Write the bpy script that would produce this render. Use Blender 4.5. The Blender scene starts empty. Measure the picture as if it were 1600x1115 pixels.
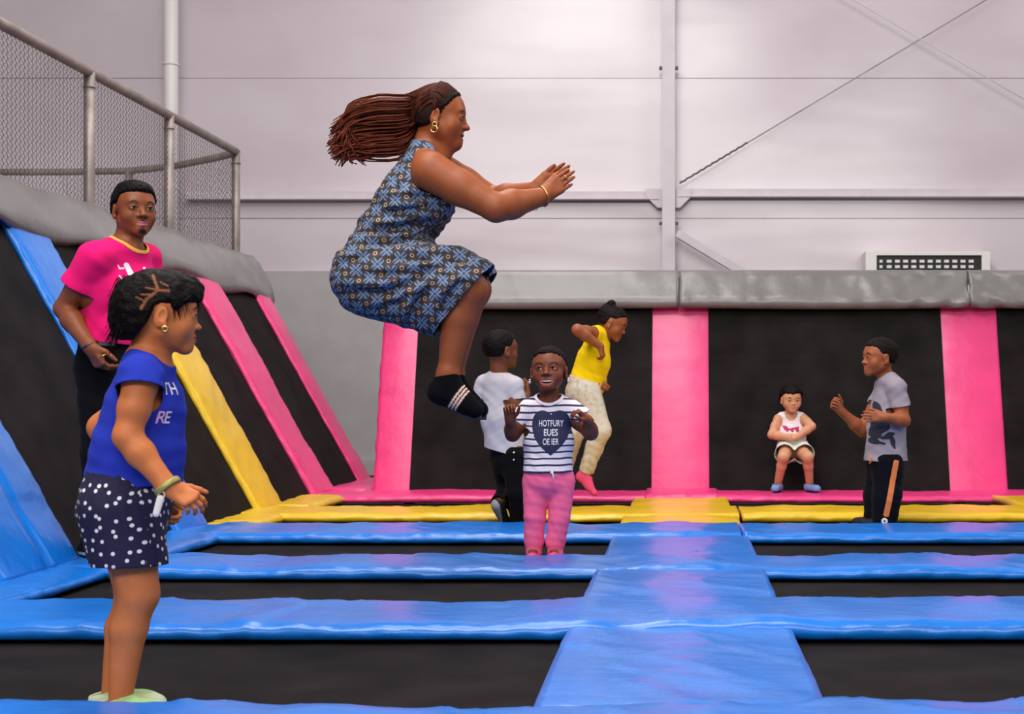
import bpy, bmesh, math, random
import numpy as np
from mathutils import Vector, Matrix
from mathutils.bvhtree import BVHTree

# ------------------------------------------------------------------ camera, world, lights, exposure
scene = bpy.context.scene
COL = scene.collection
IMG_W, IMG_H = 1600, 1115
FOC, CX, CY, CAMH = 2200.0, 1063.0, 615.0, 0.78
cam_data = bpy.data.cameras.new('camera')
cam = bpy.data.objects.new('camera', cam_data)
COL.objects.link(cam)
cam.location = (0, 0, CAMH)
cam.rotation_euler = (math.radians(90), 0, 0)
cam_data.sensor_width = 36.0
cam_data.lens = FOC / IMG_W * 36.0
cam_data.shift_x = (IMG_W / 2 - CX) / IMG_W
cam_data.shift_y = (CY - IMG_H / 2) / IMG_W
cam_data.clip_end = 200
cam_data.dof.use_dof = True
cam_data.dof.focus_distance = 5.3
cam_data.dof.aperture_fstop = 7.1
scene.camera = cam

world = bpy.data.worlds.new('world')
scene.world = world
world.use_nodes = True
bg = world.node_tree.nodes['Background']
bg.inputs['Color'].default_value = (1.0, 0.93, 0.95, 1)
bg.inputs['Strength'].default_value = 0.21

def area_light(name, loc, target, sx, sy, power, color=(1, 0.97, 0.94)):
    ld = bpy.data.lights.new(name, 'AREA')
    ld.shape = 'RECTANGLE'; ld.size = sx; ld.size_y = sy
    ld.energy = power; ld.color = color
    o = bpy.data.objects.new(name, ld); COL.objects.link(o)
    o.location = loc
    o.rotation_euler = (Vector(target) - Vector(loc)).to_track_quat('-Z', 'Y').to_euler()
    return o
area_light('skylight_near', (-1.5, 2.5, 7.5), (0, 6.5, 0.5), 6.0, 2.5, 470)
area_light('high_front_windows', (-0.5, -6.0, 6.2), (0, 9, 1.6), 13.0, 1.8, 760)
area_light('skylight_mid', (-1.5, 8.5, 7.5), (-0.5, 8.5, 0.0), 7.0, 2.0, 300)
area_light('skylight_right', (6.5, 9.0, 7.2), (0.0, 10.5, 1.0), 4.0, 6.0, 220)
scene.view_settings.view_transform = 'Standard'
scene.view_settings.look = 'None'
scene.view_settings.exposure = 0.14
scene.view_settings.gamma = 1.0
scene.view_settings.use_curve_mapping = False

# ------------------------------------------------------------------ helpers
def lin(c):
    """sRGB 0-255 -> linear"""
    out = []
    for v in c[:3]:
        v = v / 255.0
        out.append(v / 12.92 if v <= 0.04045 else ((v + 0.055) / 1.055) ** 2.4)
    return tuple(out)

def W(px, py, d, dd=0.0):
    """world point seen at pixel (px,py) of the plane at depth d, moved dd metres in depth (orthogonally)"""
    s = d / FOC
    return np.array([(px - CX) * s, d + dd, CAMH + (CY - py) * s])

def nrm(v):
    v = np.asarray(v, float)
    return v / max(np.linalg.norm(v), 1e-9)

def tag(o, label=None, cat=None, group=None, kind=None):
    if label: o['label'] = label
    if cat: o['category'] = cat
    if group: o['group'] = group
    if kind: o['kind'] = kind
    return o

def empty(name, loc, label=None, cat=None, group=None, kind=None):
    o = bpy.data.objects.new(name, None)
    o.empty_display_size = 0.1
    COL.objects.link(o); o.location = tuple(loc)
    return tag(o, label, cat, group, kind)

def mesh_obj(name, V, F, mat, parent=None, smooth=True, base=None, colors=None, uv=None):
    """V world coordinates; stored relative to the parent's (or base) location"""
    V = np.asarray(V, float)
    off = np.array(parent.matrix_world.translation) if False else np.zeros(3)
    p = parent
    while p is not None:
        off = off + np.array(p.location); p = p.parent
    loc = np.zeros(3)
    if parent is None and base is not None:
        loc = np.asarray(base, float)
    me = bpy.data.meshes.new(name)
    me.from_pydata((V - off - loc).tolist(), [], F if isinstance(F, list) else F.tolist())
    mats = mat if isinstance(mat, (list, tuple)) else [mat]
    for m in mats: me.materials.append(m)
    if smooth:
        me.polygons.foreach_set('use_smooth', [True] * len(me.polygons))
    if colors is not None:
        a = me.color_attributes.new('Col', 'FLOAT_COLOR', 'POINT')
        c4 = np.ones((len(V), 4), np.float32); c4[:, :3] = colors
        a.data.foreach_set('color', c4.ravel())
    if uv == 'box':
        box_uv(me)
    me.update()
    o = bpy.data.objects.new(name, me); COL.objects.link(o)
    o.location = tuple(loc)
    if parent is not None: o.parent = parent
    return o

def box_uv(me):
    l = me.uv_layers.new(name='UVMap')
    nl = len(me.loops)
    vi = np.empty(nl, np.int32); me.loops.foreach_get('vertex_index', vi)
    co = np.empty(len(me.vertices) * 3); me.vertices.foreach_get('co', co); co = co.reshape(-1, 3)
    n = np.empty(len(me.polygons) * 3); me.polygons.foreach_get('normal', n); n = n.reshape(-1, 3)
    tot = np.empty(len(me.polygons), np.int32); me.polygons.foreach_get('loop_total', tot)
    ln = np.repeat(n, tot, axis=0)
    c = co[vi]
    a = np.abs(ln) * np.array([1.0, 1.25, 0.75])
    ax = a.argmax(1)
    uv = np.where((ax == 1)[:, None], c[:, [0, 2]], np.where((ax == 0)[:, None], c[:, [1, 2]], c[:, [0, 1]]))
    l.data.foreach_set('uv', uv.astype(np.float32).ravel())

class MB:
    """collects boxes, bars and tubes in world coordinates"""
    def __init__(self): self.V = []; self.F = []
    def add(self, V, F):
        n = len(self.V)
        self.V += [tuple(v) for v in V]; self.F += [[i + n for i in f] for f in F]
    def box(self, c, s, R=None):
        c = np.asarray(c, float); h = np.asarray(s, float) / 2
        P = [np.array([x, y, z]) * h for z in (-1, 1) for y in (-1, 1) for x in (-1, 1)]
        if R is not None: P = [np.asarray(R) @ p for p in P]
        self.add([c + p for p in P], [[0, 2, 3, 1], [4, 5, 7, 6], [0, 1, 5, 4], [2, 6, 7, 3], [0, 4, 6, 2], [1, 3, 7, 5]])
    def bar(self, a, b, w, t, up=(0, 0, 1)):
        a = np.asarray(a, float); b = np.asarray(b, float)
        d = nrm(b - a); u = np.asarray(up, float); sdir = nrm(np.cross(d, u)); u = np.cross(sdir, d)
        self.box((a + b) / 2, (np.linalg.norm(b - a), w, t), np.stack([d, sdir, u], 1))
    def tube(self, pts, r, n=8, caps=True, closed=False):
        pts = [np.asarray(p, float) for p in pts]
        m = len(pts)
        rs = r if hasattr(r, '__len__') else [r] * m
        ref = None; V = []; F = []
        for i in range(m):
            if closed: t = pts[(i + 1) % m] - pts[i - 1]
            else: t = pts[min(i + 1, m - 1)] - pts[max(i - 1, 0)]
            t = nrm(t)
            if ref is None:
                ref = np.array([0, 0, 1.0]) if abs(t[2]) < .9 else np.array([1.0, 0, 0])
            u = nrm(ref - t * np.dot(ref, t)); v = np.cross(t, u); ref = u
            for j in range(n):
                a = 2 * math.pi * j / n
                V.append(pts[i] + rs[i] * (math.cos(a) * u + math.sin(a) * v))
        for i in range(m if closed else m - 1):
            i2 = (i + 1) % m
            for j in range(n):
                F.append([i * n + j, i * n + (j + 1) % n, i2 * n + (j + 1) % n, i2 * n + j])
        if caps and not closed:
            F.append(list(range(n))[::-1]); F.append([(m - 1) * n + j for j in range(n)])
        self.add(V, F)
    def torus(self, c, axis, R, r, n=20, m=8):
        axis = nrm(axis); u = nrm(np.cross(axis, [0.3, 0.5, 0.81])); v = np.cross(axis, u)
        self.tube([np.asarray(c) + R * (math.cos(2 * math.pi * i / n) * u + math.sin(2 * math.pi * i / n) * v) for i in range(n)], r, m, closed=True)
    def sphere(self, c, r, n=12, m=8, R=None):
        rr = np.asarray(r, float) * np.ones(3); V = []; F = []
        for i in range(m + 1):
            th = math.pi * i / m
            for j in range(n):
                ph = 2 * math.pi * j / n
                p = np.array([math.sin(th) * math.cos(ph), math.sin(th) * math.sin(ph), math.cos(th)]) * rr
                V.append((R @ p if R is not None else p) + np.asarray(c))
        for i in range(m):
            for j in range(n):
                F.append([i * n + j, (i + 1) * n + j, (i + 1) * n + (j + 1) % n, i * n + (j + 1) % n])
        self.add(V, F)
    def build(self, name, mat, parent=None, smooth=False, base=None):
        return mesh_obj(name, self.V, self.F, mat, parent, smooth, base)

# numpy value noise ---------------------------------------------------
_rng = np.random.RandomState(7)
_NT = _rng.rand(64, 64, 64).astype(np.float32) * 2 - 1
def vnoise(P, freq=1.0, seed=0.0):
    P = np.asarray(P, float) * freq + seed * 7.31 + 100.0
    i = np.floor(P).astype(int); f = P - i; f = f * f * (3 - 2 * f)
    r = 0
    for dx in (0, 1):
        wx = f[:, 0] if dx else 1 - f[:, 0]
        for dy in (0, 1):
            wy = f[:, 1] if dy else 1 - f[:, 1]
            for dz in (0, 1):
                wz = f[:, 2] if dz else 1 - f[:, 2]
                r = r + wx * wy * wz * _NT[(i[:, 0] + dx) % 64, (i[:, 1] + dy) % 64, (i[:, 2] + dz) % 64]
    return r

# ------------------------------------------------------------------ materials
MATS = {}
def nt_of(name):
    m = bpy.data.materials.new(name); m.use_nodes = True
    nt = m.node_tree
    return m, nt, nt.nodes['Principled BSDF']
def L_(nt, a, b): nt.links.new(a, b)
def add_bump(nt, p, scale, strength, dist=0.01, detail=4, coord='Object', stretch=None):
    tc = nt.nodes.new('ShaderNodeTexCoord'); n = nt.nodes.new('ShaderNodeTexNoise')
    n.inputs['Scale'].default_value = scale; n.inputs['Detail'].default_value = detail
    src = tc.outputs[coord]
    if stretch:
        mp = nt.nodes.new('ShaderNodeMapping'); mp.inputs['Scale'].default_value = stretch
        L_(nt, src, mp.inputs['Vector']); src = mp.outputs['Vector']
    L_(nt, src, n.inputs['Vector'])
    b = nt.nodes.new('ShaderNodeBump'); b.inputs['Strength'].default_value = strength; b.inputs['Distance'].default_value = dist
    L_(nt, n.outputs['Fac'], b.inputs['Height']); L_(nt, b.outputs['Normal'], p.inputs['Normal'])
    return n
def noise_color(nt, p, c1, c2, scale, detail=5, stretch=None, lo=0.35, hi=0.65):
    tc = nt.nodes.new('ShaderNodeTexCoord'); n = nt.nodes.new('ShaderNodeTexNoise')
    n.inputs['Scale'].default_value = scale; n.inputs['Detail'].default_value = detail
    src = tc.outputs['Object']
    if stretch:
        mp = nt.nodes.new('ShaderNodeMapping'); mp.inputs['Scale'].default_value = stretch
        L_(nt, src, mp.inputs['Vector']); src = mp.outputs['Vector']
    L_(nt, src, n.inputs['Vector'])
    r = nt.nodes.new('ShaderNodeValToRGB')
    r.color_ramp.elements[0].position = lo; r.color_ramp.elements[1].position = hi
    r.color_ramp.elements[0].color = (*c1, 1); r.color_ramp.elements[1].color = (*c2, 1)
    L_(nt, n.outputs['Fac'], r.inputs['Fac']); L_(nt, r.outputs['Color'], p.inputs['Base Color'])
    return r
def simple(name, rgb, rough=0.5, metal=0.0, spec=0.5, coat=0.0, bump=None, var=0.0):
    if name in MATS: return MATS[name]
    m, nt, p = nt_of(name)
    c = lin(rgb)
    p.inputs['Base Color'].default_value = (*c, 1)
    p.inputs['Roughness'].default_value = rough; p.inputs['Metallic'].default_value = metal
    p.inputs['Specular IOR Level'].default_value = spec; p.inputs['Coat Weight'].default_value = coat
    p.inputs['Coat Roughness'].default_value = 0.12
    if var: noise_color(nt, p, tuple(v * (1 - var) for v in c), tuple(min(1, v * (1 + var)) for v in c), 6)
    if bump: add_bump(nt, p, bump[0], bump[1], bump[2] if len(bump) > 2 else 0.01)
    MATS[name] = m
    return m
def vinyl(name, rgb, rough=0.32):
    m, nt, p = nt_of(name); c = lin(rgb)
    noise_color(nt, p, tuple(v * 0.9 for v in c), tuple(min(1, v * 1.06) for v in c), 3.0)
    p.inputs['Roughness'].default_value = rough
    p.inputs['Coat Weight'].default_value = 0.25; p.inputs['Coat Roughness'].default_value = 0.2
    add_bump(nt, p, 7.0, 0.4, 0.02, 5, 'Object', (1, 1.6, 1))
    return m
def attr_mat(name, rough, spec=0.4, sss=0.0, bump=None, sheen=0.0):
    m, nt, p = nt_of(name)
    a = nt.nodes.new('ShaderNodeAttribute'); a.attribute_name = 'Col'
    L_(nt, a.outputs['Color'], p.inputs['Base Color'])
    p.inputs['Roughness'].default_value = rough; p.inputs['Specular IOR Level'].default_value = spec
    if sss:
        p.inputs['Subsurface Weight'].default_value = sss
        p.inputs['Subsurface Radius'].default_value = (0.012, 0.004, 0.002)
        p.inputs['Subsurface Scale'].default_value = 0.6
    p.inputs['Sheen Weight'].default_value = sheen
    if bump: add_bump(nt, p, *bump)
    return m
M_SKIN = attr_mat('skin', 0.5, 0.35, 0.08, (140, 0.06, 0.003))
M_CLOTH = attr_mat('cotton_cloth', 0.9, 0.08, 0, (220, 0.12, 0.002), 0.02)
M_HAIR = attr_mat('hair', 0.55, 0.1, 0, (160, 0.6, 0.006))
M_SHOE = attr_mat('shoe_fabric', 0.7, 0.3, 0, (180, 0.15, 0.003))
M_TEETH = simple('teeth', (238, 232, 224), 0.25)
M_SCLERA = simple('eye_white', (206, 196, 188), 0.2)
M_IRIS = simple('iris_brown', (52, 28, 16), 0.1)
M_PUPIL = simple('pupil_black', (6, 4, 4), 0.08)
M_GOLD = simple('gold', (220, 180, 110), 0.25, 1.0)
M_BLUE = vinyl('blue_vinyl', (10, 116, 214))
M_PINK = vinyl('pink_vinyl', (232, 56, 128), 0.42)
M_YELLOW = vinyl('yellow_vinyl', (232, 188, 18), 0.38)
M_GREY = vinyl('grey_vinyl', (116, 113, 112), 0.36)

# ------------------------------------------------------------------ implicit-surface modeller
class Prim:
    __slots__ = ('lo', 'hi', 'k', 'op', 'fn')
    def __init__(self, lo, hi, k, op, fn): self.lo = lo; self.hi = hi; self.k = k; self.op = op; self.fn = fn

def cone(a, b, ra, rb, k=0.02, side=None, asp=1.0, op='+'):
    a = np.asarray(a, float); b = np.asarray(b, float)
    R = max(ra, rb) * max(asp, 1.0)
    ba = b - a; bb = max(float(ba @ ba), 1e-9)
    s = None if side is None else nrm(side)
    def fn(X, Y, Z):
        x = X - a[0]; y = Y - a[1]; z = Z - a[2]
        t = np.clip((x * ba[0] + y * ba[1] + z * ba[2]) / bb, 0, 1)
        vx = x - t * ba[0]; vy = y - t * ba[1]; vz = z - t * ba[2]
        if s is not None:
            q = (vx * s[0] + vy * s[1] + vz * s[2]) * (1.0 / asp - 1.0)
            vx = vx + q * s[0]; vy = vy + q * s[1]; vz = vz + q * s[2]
        return np.sqrt(vx * vx + vy * vy + vz * vz) - (ra + (rb - ra) * t)
    return Prim(np.minimum(a, b) - R, np.maximum(a, b) + R, k, op, fn)

def ell(c, r, R=None, k=0.02, op='+'):
    c = np.asarray(c, float); r = np.asarray(r, float) * np.ones(3)
    R = np.eye(3) if R is None else np.asarray(R, float)
    def fn(X, Y, Z):
        x = X - c[0]; y = Y - c[1]; z = Z - c[2]
        q = [(x * R[0, i] + y * R[1, i] + z * R[2, i]) / r[i] for i in range(3)]
        k0 = np.sqrt(q[0] ** 2 + q[1] ** 2 + q[2] ** 2) + 1e-6
        k1 = np.sqrt((q[0] / r[0]) ** 2 + (q[1] / r[1]) ** 2 + (q[2] / r[2]) ** 2) + 1e-6
        return k0 * (k0 - 1) / k1
    return Prim(c - r.max(), c + r.max(), k, op, fn)

def sdf_grid(prims, lo, hi, h):
    n = np.ceil((hi - lo) / h).astype(int) + 1
    D = np.full(n, 0.08, np.float32)
    ax = [(lo[i] + h * np.arange(n[i])).astype(np.float32) for i in range(3)]
    for p in prims:
        m = p.k + 3 * h
        i0 = np.maximum(np.floor((p.lo - m - lo) / h).astype(int), 0)
        i1 = np.minimum(np.ceil((p.hi + m - lo) / h).astype(int) + 1, n)
        if (i1 <= i0).any(): continue
        sl = tuple(slice(i0[j], i1[j]) for j in range(3))
        X = ax[0][sl[0]][:, None, None]; Y = ax[1][sl[1]][None, :, None]; Z = ax[2][sl[2]][None, None, :]
        d = p.fn(X, Y, Z).astype(np.float32)
        A = D[sl]
        if p.op == '+':
            hh = np.maximum(p.k - np.abs(A - d), 0) / p.k
            D[sl] = np.minimum(A, d) - hh * hh * p.k * 0.25
        else:
            d = -d
            hh = np.maximum(p.k - np.abs(A - d), 0) / p.k
            D[sl] = np.maximum(A, d) + hh * hh * p.k * 0.25
    return D

def surf_nets(D, lo, h):
    S = D < 0
    c = S[:-1, :-1, :-1].astype(np.int8)
    tot = np.zeros_like(c)
    for dx in (0, 1):
        for dy in (0, 1):
            for dz in (0, 1):
                tot += S[dx:S.shape[0] - 1 + dx, dy:S.shape[1] - 1 + dy, dz:S.shape[2] - 1 + dz]
    act = (tot > 0) & (tot < 8)
    I = np.argwhere(act)
    if len(I) == 0: return np.zeros((0, 3)), np.zeros((0, 4), int)
    vid = np.full(act.shape, -1, np.int32); vid[act] = np.arange(len(I))
    acc = np.zeros((len(I), 3)); cnt = np.zeros(len(I))
    for axis in range(3):
        o = [k for k in range(3) if k != axis]
        for p in (0, 1):
            for q in (0, 1):
                e0 = np.zeros(3, int); e0[o[0]] = p; e0[o[1]] = q
                e1 = e0.copy(); e1[axis] = 1
                J0 = I + e0; J1 = I + e1
                d0 = D[J0[:, 0], J0[:, 1], J0[:, 2]].astype(float); d1 = D[J1[:, 0], J1[:, 1], J1[:, 2]].astype(float)
                m = (d0 < 0) != (d1 < 0)
                t = d0[m] / (d0[m] - d1[m])
                pt = np.tile(e0.astype(float), (m.sum(), 1)); pt[:, axis] = t
                acc[m] += pt; cnt[m] += 1
    V = lo + h * (I + acc / cnt[:, None])
    Q = []
    for axis in range(3):
        o = [(axis + 1) % 3, (axis + 2) % 3]
        n = D.shape
        sl0 = [slice(1, n[k] - 1) for k in range(3)]; sl0[axis] = slice(0, n[axis] - 1)
        sl1 = list(sl0); sl1[axis] = slice(1, n[axis])
        s0 = S[tuple(sl0)]; s1 = S[tuple(sl1)]
        E = np.argwhere(s0 != s1)
        if len(E) == 0: continue
        flip = s0[E[:, 0], E[:, 1], E[:, 2]]
        base = E.copy(); base[:, o[0]] += 1; base[:, o[1]] += 1
        def cell(a, b):
            c_ = base.copy(); c_[:, o[0]] -= a; c_[:, o[1]] -= b
            return vid[c_[:, 0], c_[:, 1], c_[:, 2]]
        q = np.stack([cell(1, 1), cell(0, 1), cell(0, 0), cell(1, 0)], 1)
        q[~flip] = q[~flip][:, ::-1]
        Q.append(q)
    return V, np.concatenate(Q)

def relax(V, Q, it=1, lam=0.5):
    for _ in range(it):
        acc = np.zeros_like(V); cnt = np.zeros(len(V))
        for j in range(4):
            a = Q[:, j]; b = Q[:, (j + 1) % 4]
            np.add.at(acc, a, V[b]); np.add.at(cnt, a, 1)
            np.add.at(acc, b, V[a]); np.add.at(cnt, b, 1)
        V = V + lam * (acc / np.maximum(cnt, 1)[:, None] - V)
    return V

def bounds(prims, pad):
    lo = np.min([p.lo for p in prims if p.op == '+'], axis=0) - pad
    hi = np.max([p.hi for p in prims if p.op == '+'], axis=0) + pad
    return lo, hi

def solid(prims, h, fine=()):
    """mesh of the implicit surface; `fine` = [(lo,hi,h)] boxes meshed at their own resolution"""
    lo, hi = bounds(prims, 0.02)
    V, Q = surf_nets(sdf_grid(prims, lo, hi, h), lo, h)
    V = relax(V, Q)
    for (a, b, hf) in fine:
        a = np.asarray(a, float); b = np.asarray(b, float)
        cen = V[Q].mean(1)
        Q = Q[~((cen > a) & (cen < b)).all(1)]
        pa, pb = a - 3 * h, b + 3 * h
        V2, Q2 = surf_nets(sdf_grid(prims, pa, pb, hf), pa, hf)
        if len(Q2) == 0: continue
        V2 = relax(V2, Q2)
        c2 = V2[Q2].mean(1)
        Q2 = Q2[((c2 > a - hf * 1.5) & (c2 < b + hf * 1.5)).all(1)]
        Q = np.concatenate([Q, Q2 + len(V)]); V = np.concatenate([V, V2])
    used = np.zeros(len(V), bool); used[Q.ravel()] = True
    mp = np.cumsum(used) - 1
    return V[used], mp[Q]

def normals(V, Q):
    Q = np.asarray(Q)
    n = np.cross(V[Q[:, 2]] - V[Q[:, 0]], V[Q[:, 3]] - V[Q[:, 1]])
    N = np.zeros_like(V)
    for j in range(4): np.add.at(N, Q[:, j], n)
    return N / np.maximum(np.linalg.norm(N, axis=1), 1e-12)[:, None]

def clip(V, Q, g):
    """drop the part of the mesh where g>0, cutting faces cleanly along g=0; returns V, list of faces"""
    inside = g <= 0
    k = inside[Q].sum(1)
    F = Q[k == Q.shape[1]].tolist()
    cut = Q[(k > 0) & (k < Q.shape[1])]
    V2 = V.tolist(); cache = {}
    def mid(a, b):
        key = (a, b) if a < b else (b, a)
        if key not in cache:
            t = g[a] / (g[a] - g[b])
            cache[key] = len(V2); V2.append((V[a] + t * (V[b] - V[a])).tolist())
        return cache[key]
    for q in cut.tolist():
        out = []
        for j in range(len(q)):
            a, b = q[j], q[(j + 1) % len(q)]
            if inside[a]: out.append(a)
            if inside[a] != inside[b]: out.append(mid(a, b))
        if len(out) >= 3: F.append(out)
    V2 = np.array(V2)
    used = np.zeros(len(V2), bool)
    for f in F:
        for i in f: used[i] = True
    mp = (np.cumsum(used) - 1).tolist()
    return V2[used], [[mp[i] for i in f] for f in F]

def cut_plane(c, n, R=9.0):
    """removal field: beyond the plane through c along n, within R of c"""
    c = np.asarray(c, float); n = nrm(n)
    return lambda V: np.minimum((V - c) @ n, R - np.linalg.norm(V - c, axis=1))
def cut_ball(c, r, Rm=None):
    c = np.asarray(c, float)
    def f(V):
        d = V - c
        if Rm is not None: d = (d @ Rm)
        return 1.0 - np.sqrt(((d / r) ** 2).sum(1)) if hasattr(r, '__len__') else r - np.linalg.norm(d, axis=1)
    return f

def folds(V, N, amp, freq, direction, seed=0, warp=0.6):
    d = nrm(direction)
    ph = V @ d * freq + warp * 3 * vnoise(V, 6.0, seed)
    return amp * (np.sin(ph) * 0.6 + 0.4 * np.sin(ph * 2.3 + 1.3)) * (0.5 + 0.5 * vnoise(V, 5.0, seed + 3))

def solidify(o, t=0.003, offset=-1):
    m = o.modifiers.new('thickness', 'SOLIDIFY'); m.thickness = t; m.offset = offset
    return o
# ------------------------------------------------------------------ the hall
def wall_mat():
    m, nt, p = nt_of('painted_steel_panel')
    tc = nt.nodes.new('ShaderNodeTexCoord')
    noise_color(nt, p, lin((198, 185, 192)), lin((213, 203, 209)), 0.55, 6, (1, 1, 1.8), 0.3, 0.7)
    p.inputs['Roughness'].default_value = 0.2
    p.inputs['Specular IOR Level'].default_value = 0.5
    add_bump(nt, p, 0.7, 0.3, 0.06, 2, 'Object', (0.45, 1, 1.8))
    return m
M_WALL = wall_mat()
M_STEEL = simple('painted_steel', (206, 196, 203), 0.45, 0, 0.4, 0, None, 0.04)
M_DADO = simple('grey_painted_wall', (172, 167, 168), 0.7, 0, 0.3, 0, (30, 0.1, 0.005), 0.04)
M_CONC = simple('concrete', (96, 92, 92), 0.85, 0, 0.3, 0, (12, 0.3, 0.01), 0.15)
M_RUST = simple('rusted_wire', (96, 82, 78), 0.7, 0.3)
M_BLACK = simple('black_plastic', (10, 10, 11), 0.5)
M_WHITE = simple('white_plastic', (228, 224, 222), 0.4)
M_PIPE = simple('galvanised_pipe', (150, 138, 132), 0.5, 0.35, 0.5, 0, (60, 0.25, 0.004), 0.22)
M_MESHW = simple('fence_wire', (92, 80, 84), 0.55, 0.5)
def bed_mat():
    m, nt, p = nt_of('woven_trampoline_fabric')
    tc = nt.nodes.new('ShaderNodeTexCoord')
    noise_color(nt, p, lin((14, 11, 12)), lin((33, 28, 28)), 4.0, 8, (1, 1, 1), 0.3, 0.75)
    p.inputs['Roughness'].default_value = 0.75
    p.inputs['Specular IOR Level'].default_value = 0.12
    wv = nt.nodes.new('ShaderNodeTexWave'); wv.inputs['Scale'].default_value = 90; wv.inputs['Distortion'].default_value = 1.0
    wv.bands_direction = 'Y'
    L_(nt, tc.outputs['Object'], wv.inputs['Vector'])
    b = nt.nodes.new('ShaderNodeBump'); b.inputs['Strength'].default_value = 0.25; b.inputs['Distance'].default_value = 0.004
    L_(nt, wv.outputs['Fac'], b.inputs['Height']); L_(nt, b.outputs['Normal'], p.inputs['Normal'])
    return m
M_BED = bed_mat()

WALL_Y = 15.0
def wz(py, d=WALL_Y): return CAMH + (CY - py) * d / FOC
def wx(px, d=WALL_Y): return (px - CX) * d / FOC

m = MB(); m.box((0, 7.5, -0.33), (26, 21, 0.06))
tag(m.build('floor', M_CONC, None), kind='structure')
wall = empty('wall_back', (0, WALL_Y, 0), kind='structure')
# cladding sheets between the horizontal seams
seams = [wz(424), wz(362), wz(345), wz(122), 6.4, 8.2]
seams = [wz(424), wz(341), wz(122), 6.4, 8.2]
xs = [-12.2, wx(278), wx(1045), 5.6, 12.2]
for i in range(len(seams) - 1):
    for j in range(len(xs) - 1):
        mm = MB(); g = 0.006
        mm.box(((xs[j] + xs[j + 1]) / 2, WALL_Y + 0.02 + 0.004 * ((i + j) % 2), (seams[i] + seams[i + 1]) / 2), (xs[j + 1] - xs[j] - g, 0.03, seams[i + 1] - seams[i] - g))
        mm.build('cladding_panel', M_WALL, wall)
mm = MB(); mm.box((0, WALL_Y + 0.10, 3.9), (24.6, 0.1, 8.6)); mm.build('backing', M_STEEL, wall)
mm = MB(); mm.box((0, WALL_Y - 0.0, (seams[0] - 0.3) / 2), (24.4, 0.12, seams[0] + 0.3)); mm.build('grey_dado', M_DADO, wall)
mm = MB(); mm.box((0, WALL_Y - 0.10, 0.0), (24.4, 0.1, 0.16)); mm.build('skirting_ledge', M_DADO, wall)
wl = MB(); wl.box((-12.2, 7.5, 3.9), (0.1, 15, 8.6)); tag(wl.build('wall_left', M_STEEL, None), kind='structure')

def girt(x0, x1, z, label, h=0.11):
    e = empty('wall_girt', (x0, WALL_Y - 0.06, z), label, 'steel rail')
    mm = MB(); mm.box(((x0 + x1) / 2, WALL_Y - 0.055, z), (x1 - x0, 0.10, h * 0.62)); mm.build('rail', M_STEEL, e)
    mm = MB(); mm.box(((x0 + x1) / 2, WALL_Y - 0.075, z - h * 0.42), (x1 - x0, 0.13, 0.014)); mm.build('lower_lip', M_STEEL, e)
    return e
girt(wx(1060), 9.0, wz(302), 'long horizontal steel rail on the wall right of the column')
girt(wx(296), wx(1030), wz(306), 'horizontal steel rail on the wall behind the jumping woman')
# steel column
c = empty('steel_column', (wx(1045), WALL_Y - 0.1, 0), 'white painted steel column standing against the hall wall', 'column')
mm = MB(); mm.box((wx(1045), WALL_Y - 0.20, 4), (0.135, 0.02, 8)); mm.build('front_flange', M_STEEL, c)
mm = MB(); mm.box((wx(1045), WALL_Y - 0.12, 4), (0.03, 0.16, 8)); mm.build('web', M_STEEL, c)
for s, px in ((-1, 1031), (1, 1064)):
    mm = MB(); z0 = wz(312)
    x0 = wx(1045) + s * 0.07; x1 = wx(1045) + s * 0.24
    mm.add([(x0, WALL_Y - .13, z0 + .1), (x1, WALL_Y - .13, z0 + .1), (x1, WALL_Y - .13, z0 + .02), (x0 + s * .05, WALL_Y - .13, z0 - .1), (x0, WALL_Y - .13, z0 - .1),
            (x0, WALL_Y - .115, z0 + .1), (x1, WALL_Y - .115, z0 + .1), (x1, WALL_Y - .115, z0 + .02), (x0 + s * .05, WALL_Y - .115, z0 - .1), (x0, WALL_Y - .115, z0 - .1)],
           [[0, 1, 2, 3, 4], [9, 8, 7, 6, 5], [0, 5, 6, 1], [1, 6, 7, 2], [2, 7, 8, 3], [3, 8, 9, 4], [4, 9, 5, 0]])
    mm.build('gusset_plate', M_STEEL, c)
    for zz in (wz(112), wz(352)):
        mm = MB(); mm.box((wx(1045) + s * 0.08, WALL_Y - 0.16, zz), (0.04, 0.05, 0.03)); mm.build('bolt', M_RUST, c)
c2 = empty('white_downpipe', (wx(279), WALL_Y - 0.15, 0), 'white round downpipe on the hall wall behind the fence', 'pipe')
mm = MB(); mm.tube([(wx(281), WALL_Y - 0.26, 0), (wx(281), WALL_Y - 0.26, 8)], 0.075, 14); mm.build('pipe_run', M_WHITE, c2, True)
for zz in (wz(110), wz(300), 1.2):
    mm = MB(); mm.torus((wx(281), WALL_Y - 0.26, zz), (0, 0, 1), 0.078, 0.012); mm.build('pipe_collar', M_WHITE, c2, True)
def wire(a, b, label, rust=None):
    e = empty('brace_wire', (a[0], a[1], a[2]), label, 'wire')
    mm = MB(); mm.tube([a, b], 0.006, 6); mm.build('rod', M_STEEL if rust is None else M_PIPE, e, True)
    if rust:
        a_ = np.array(a); b_ = np.array(b); d = (b_ - a_)
        pts = [a_ + d * t + np.array([0, -0.015, 0.006 * math.sin(t * 420)]) for t in np.linspace(0, rust, 30)]
        mm = MB(); mm.tube(pts, 0.010, 6); mm.build('twisted_tie', M_RUST, e, True)
wire((wx(1062), WALL_Y - .16, wz(290)), (wx(1720), WALL_Y - .16, wz(-104)), 'thin bracing wire rising right from the column, rusty at its lower end', 0.16)
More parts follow.
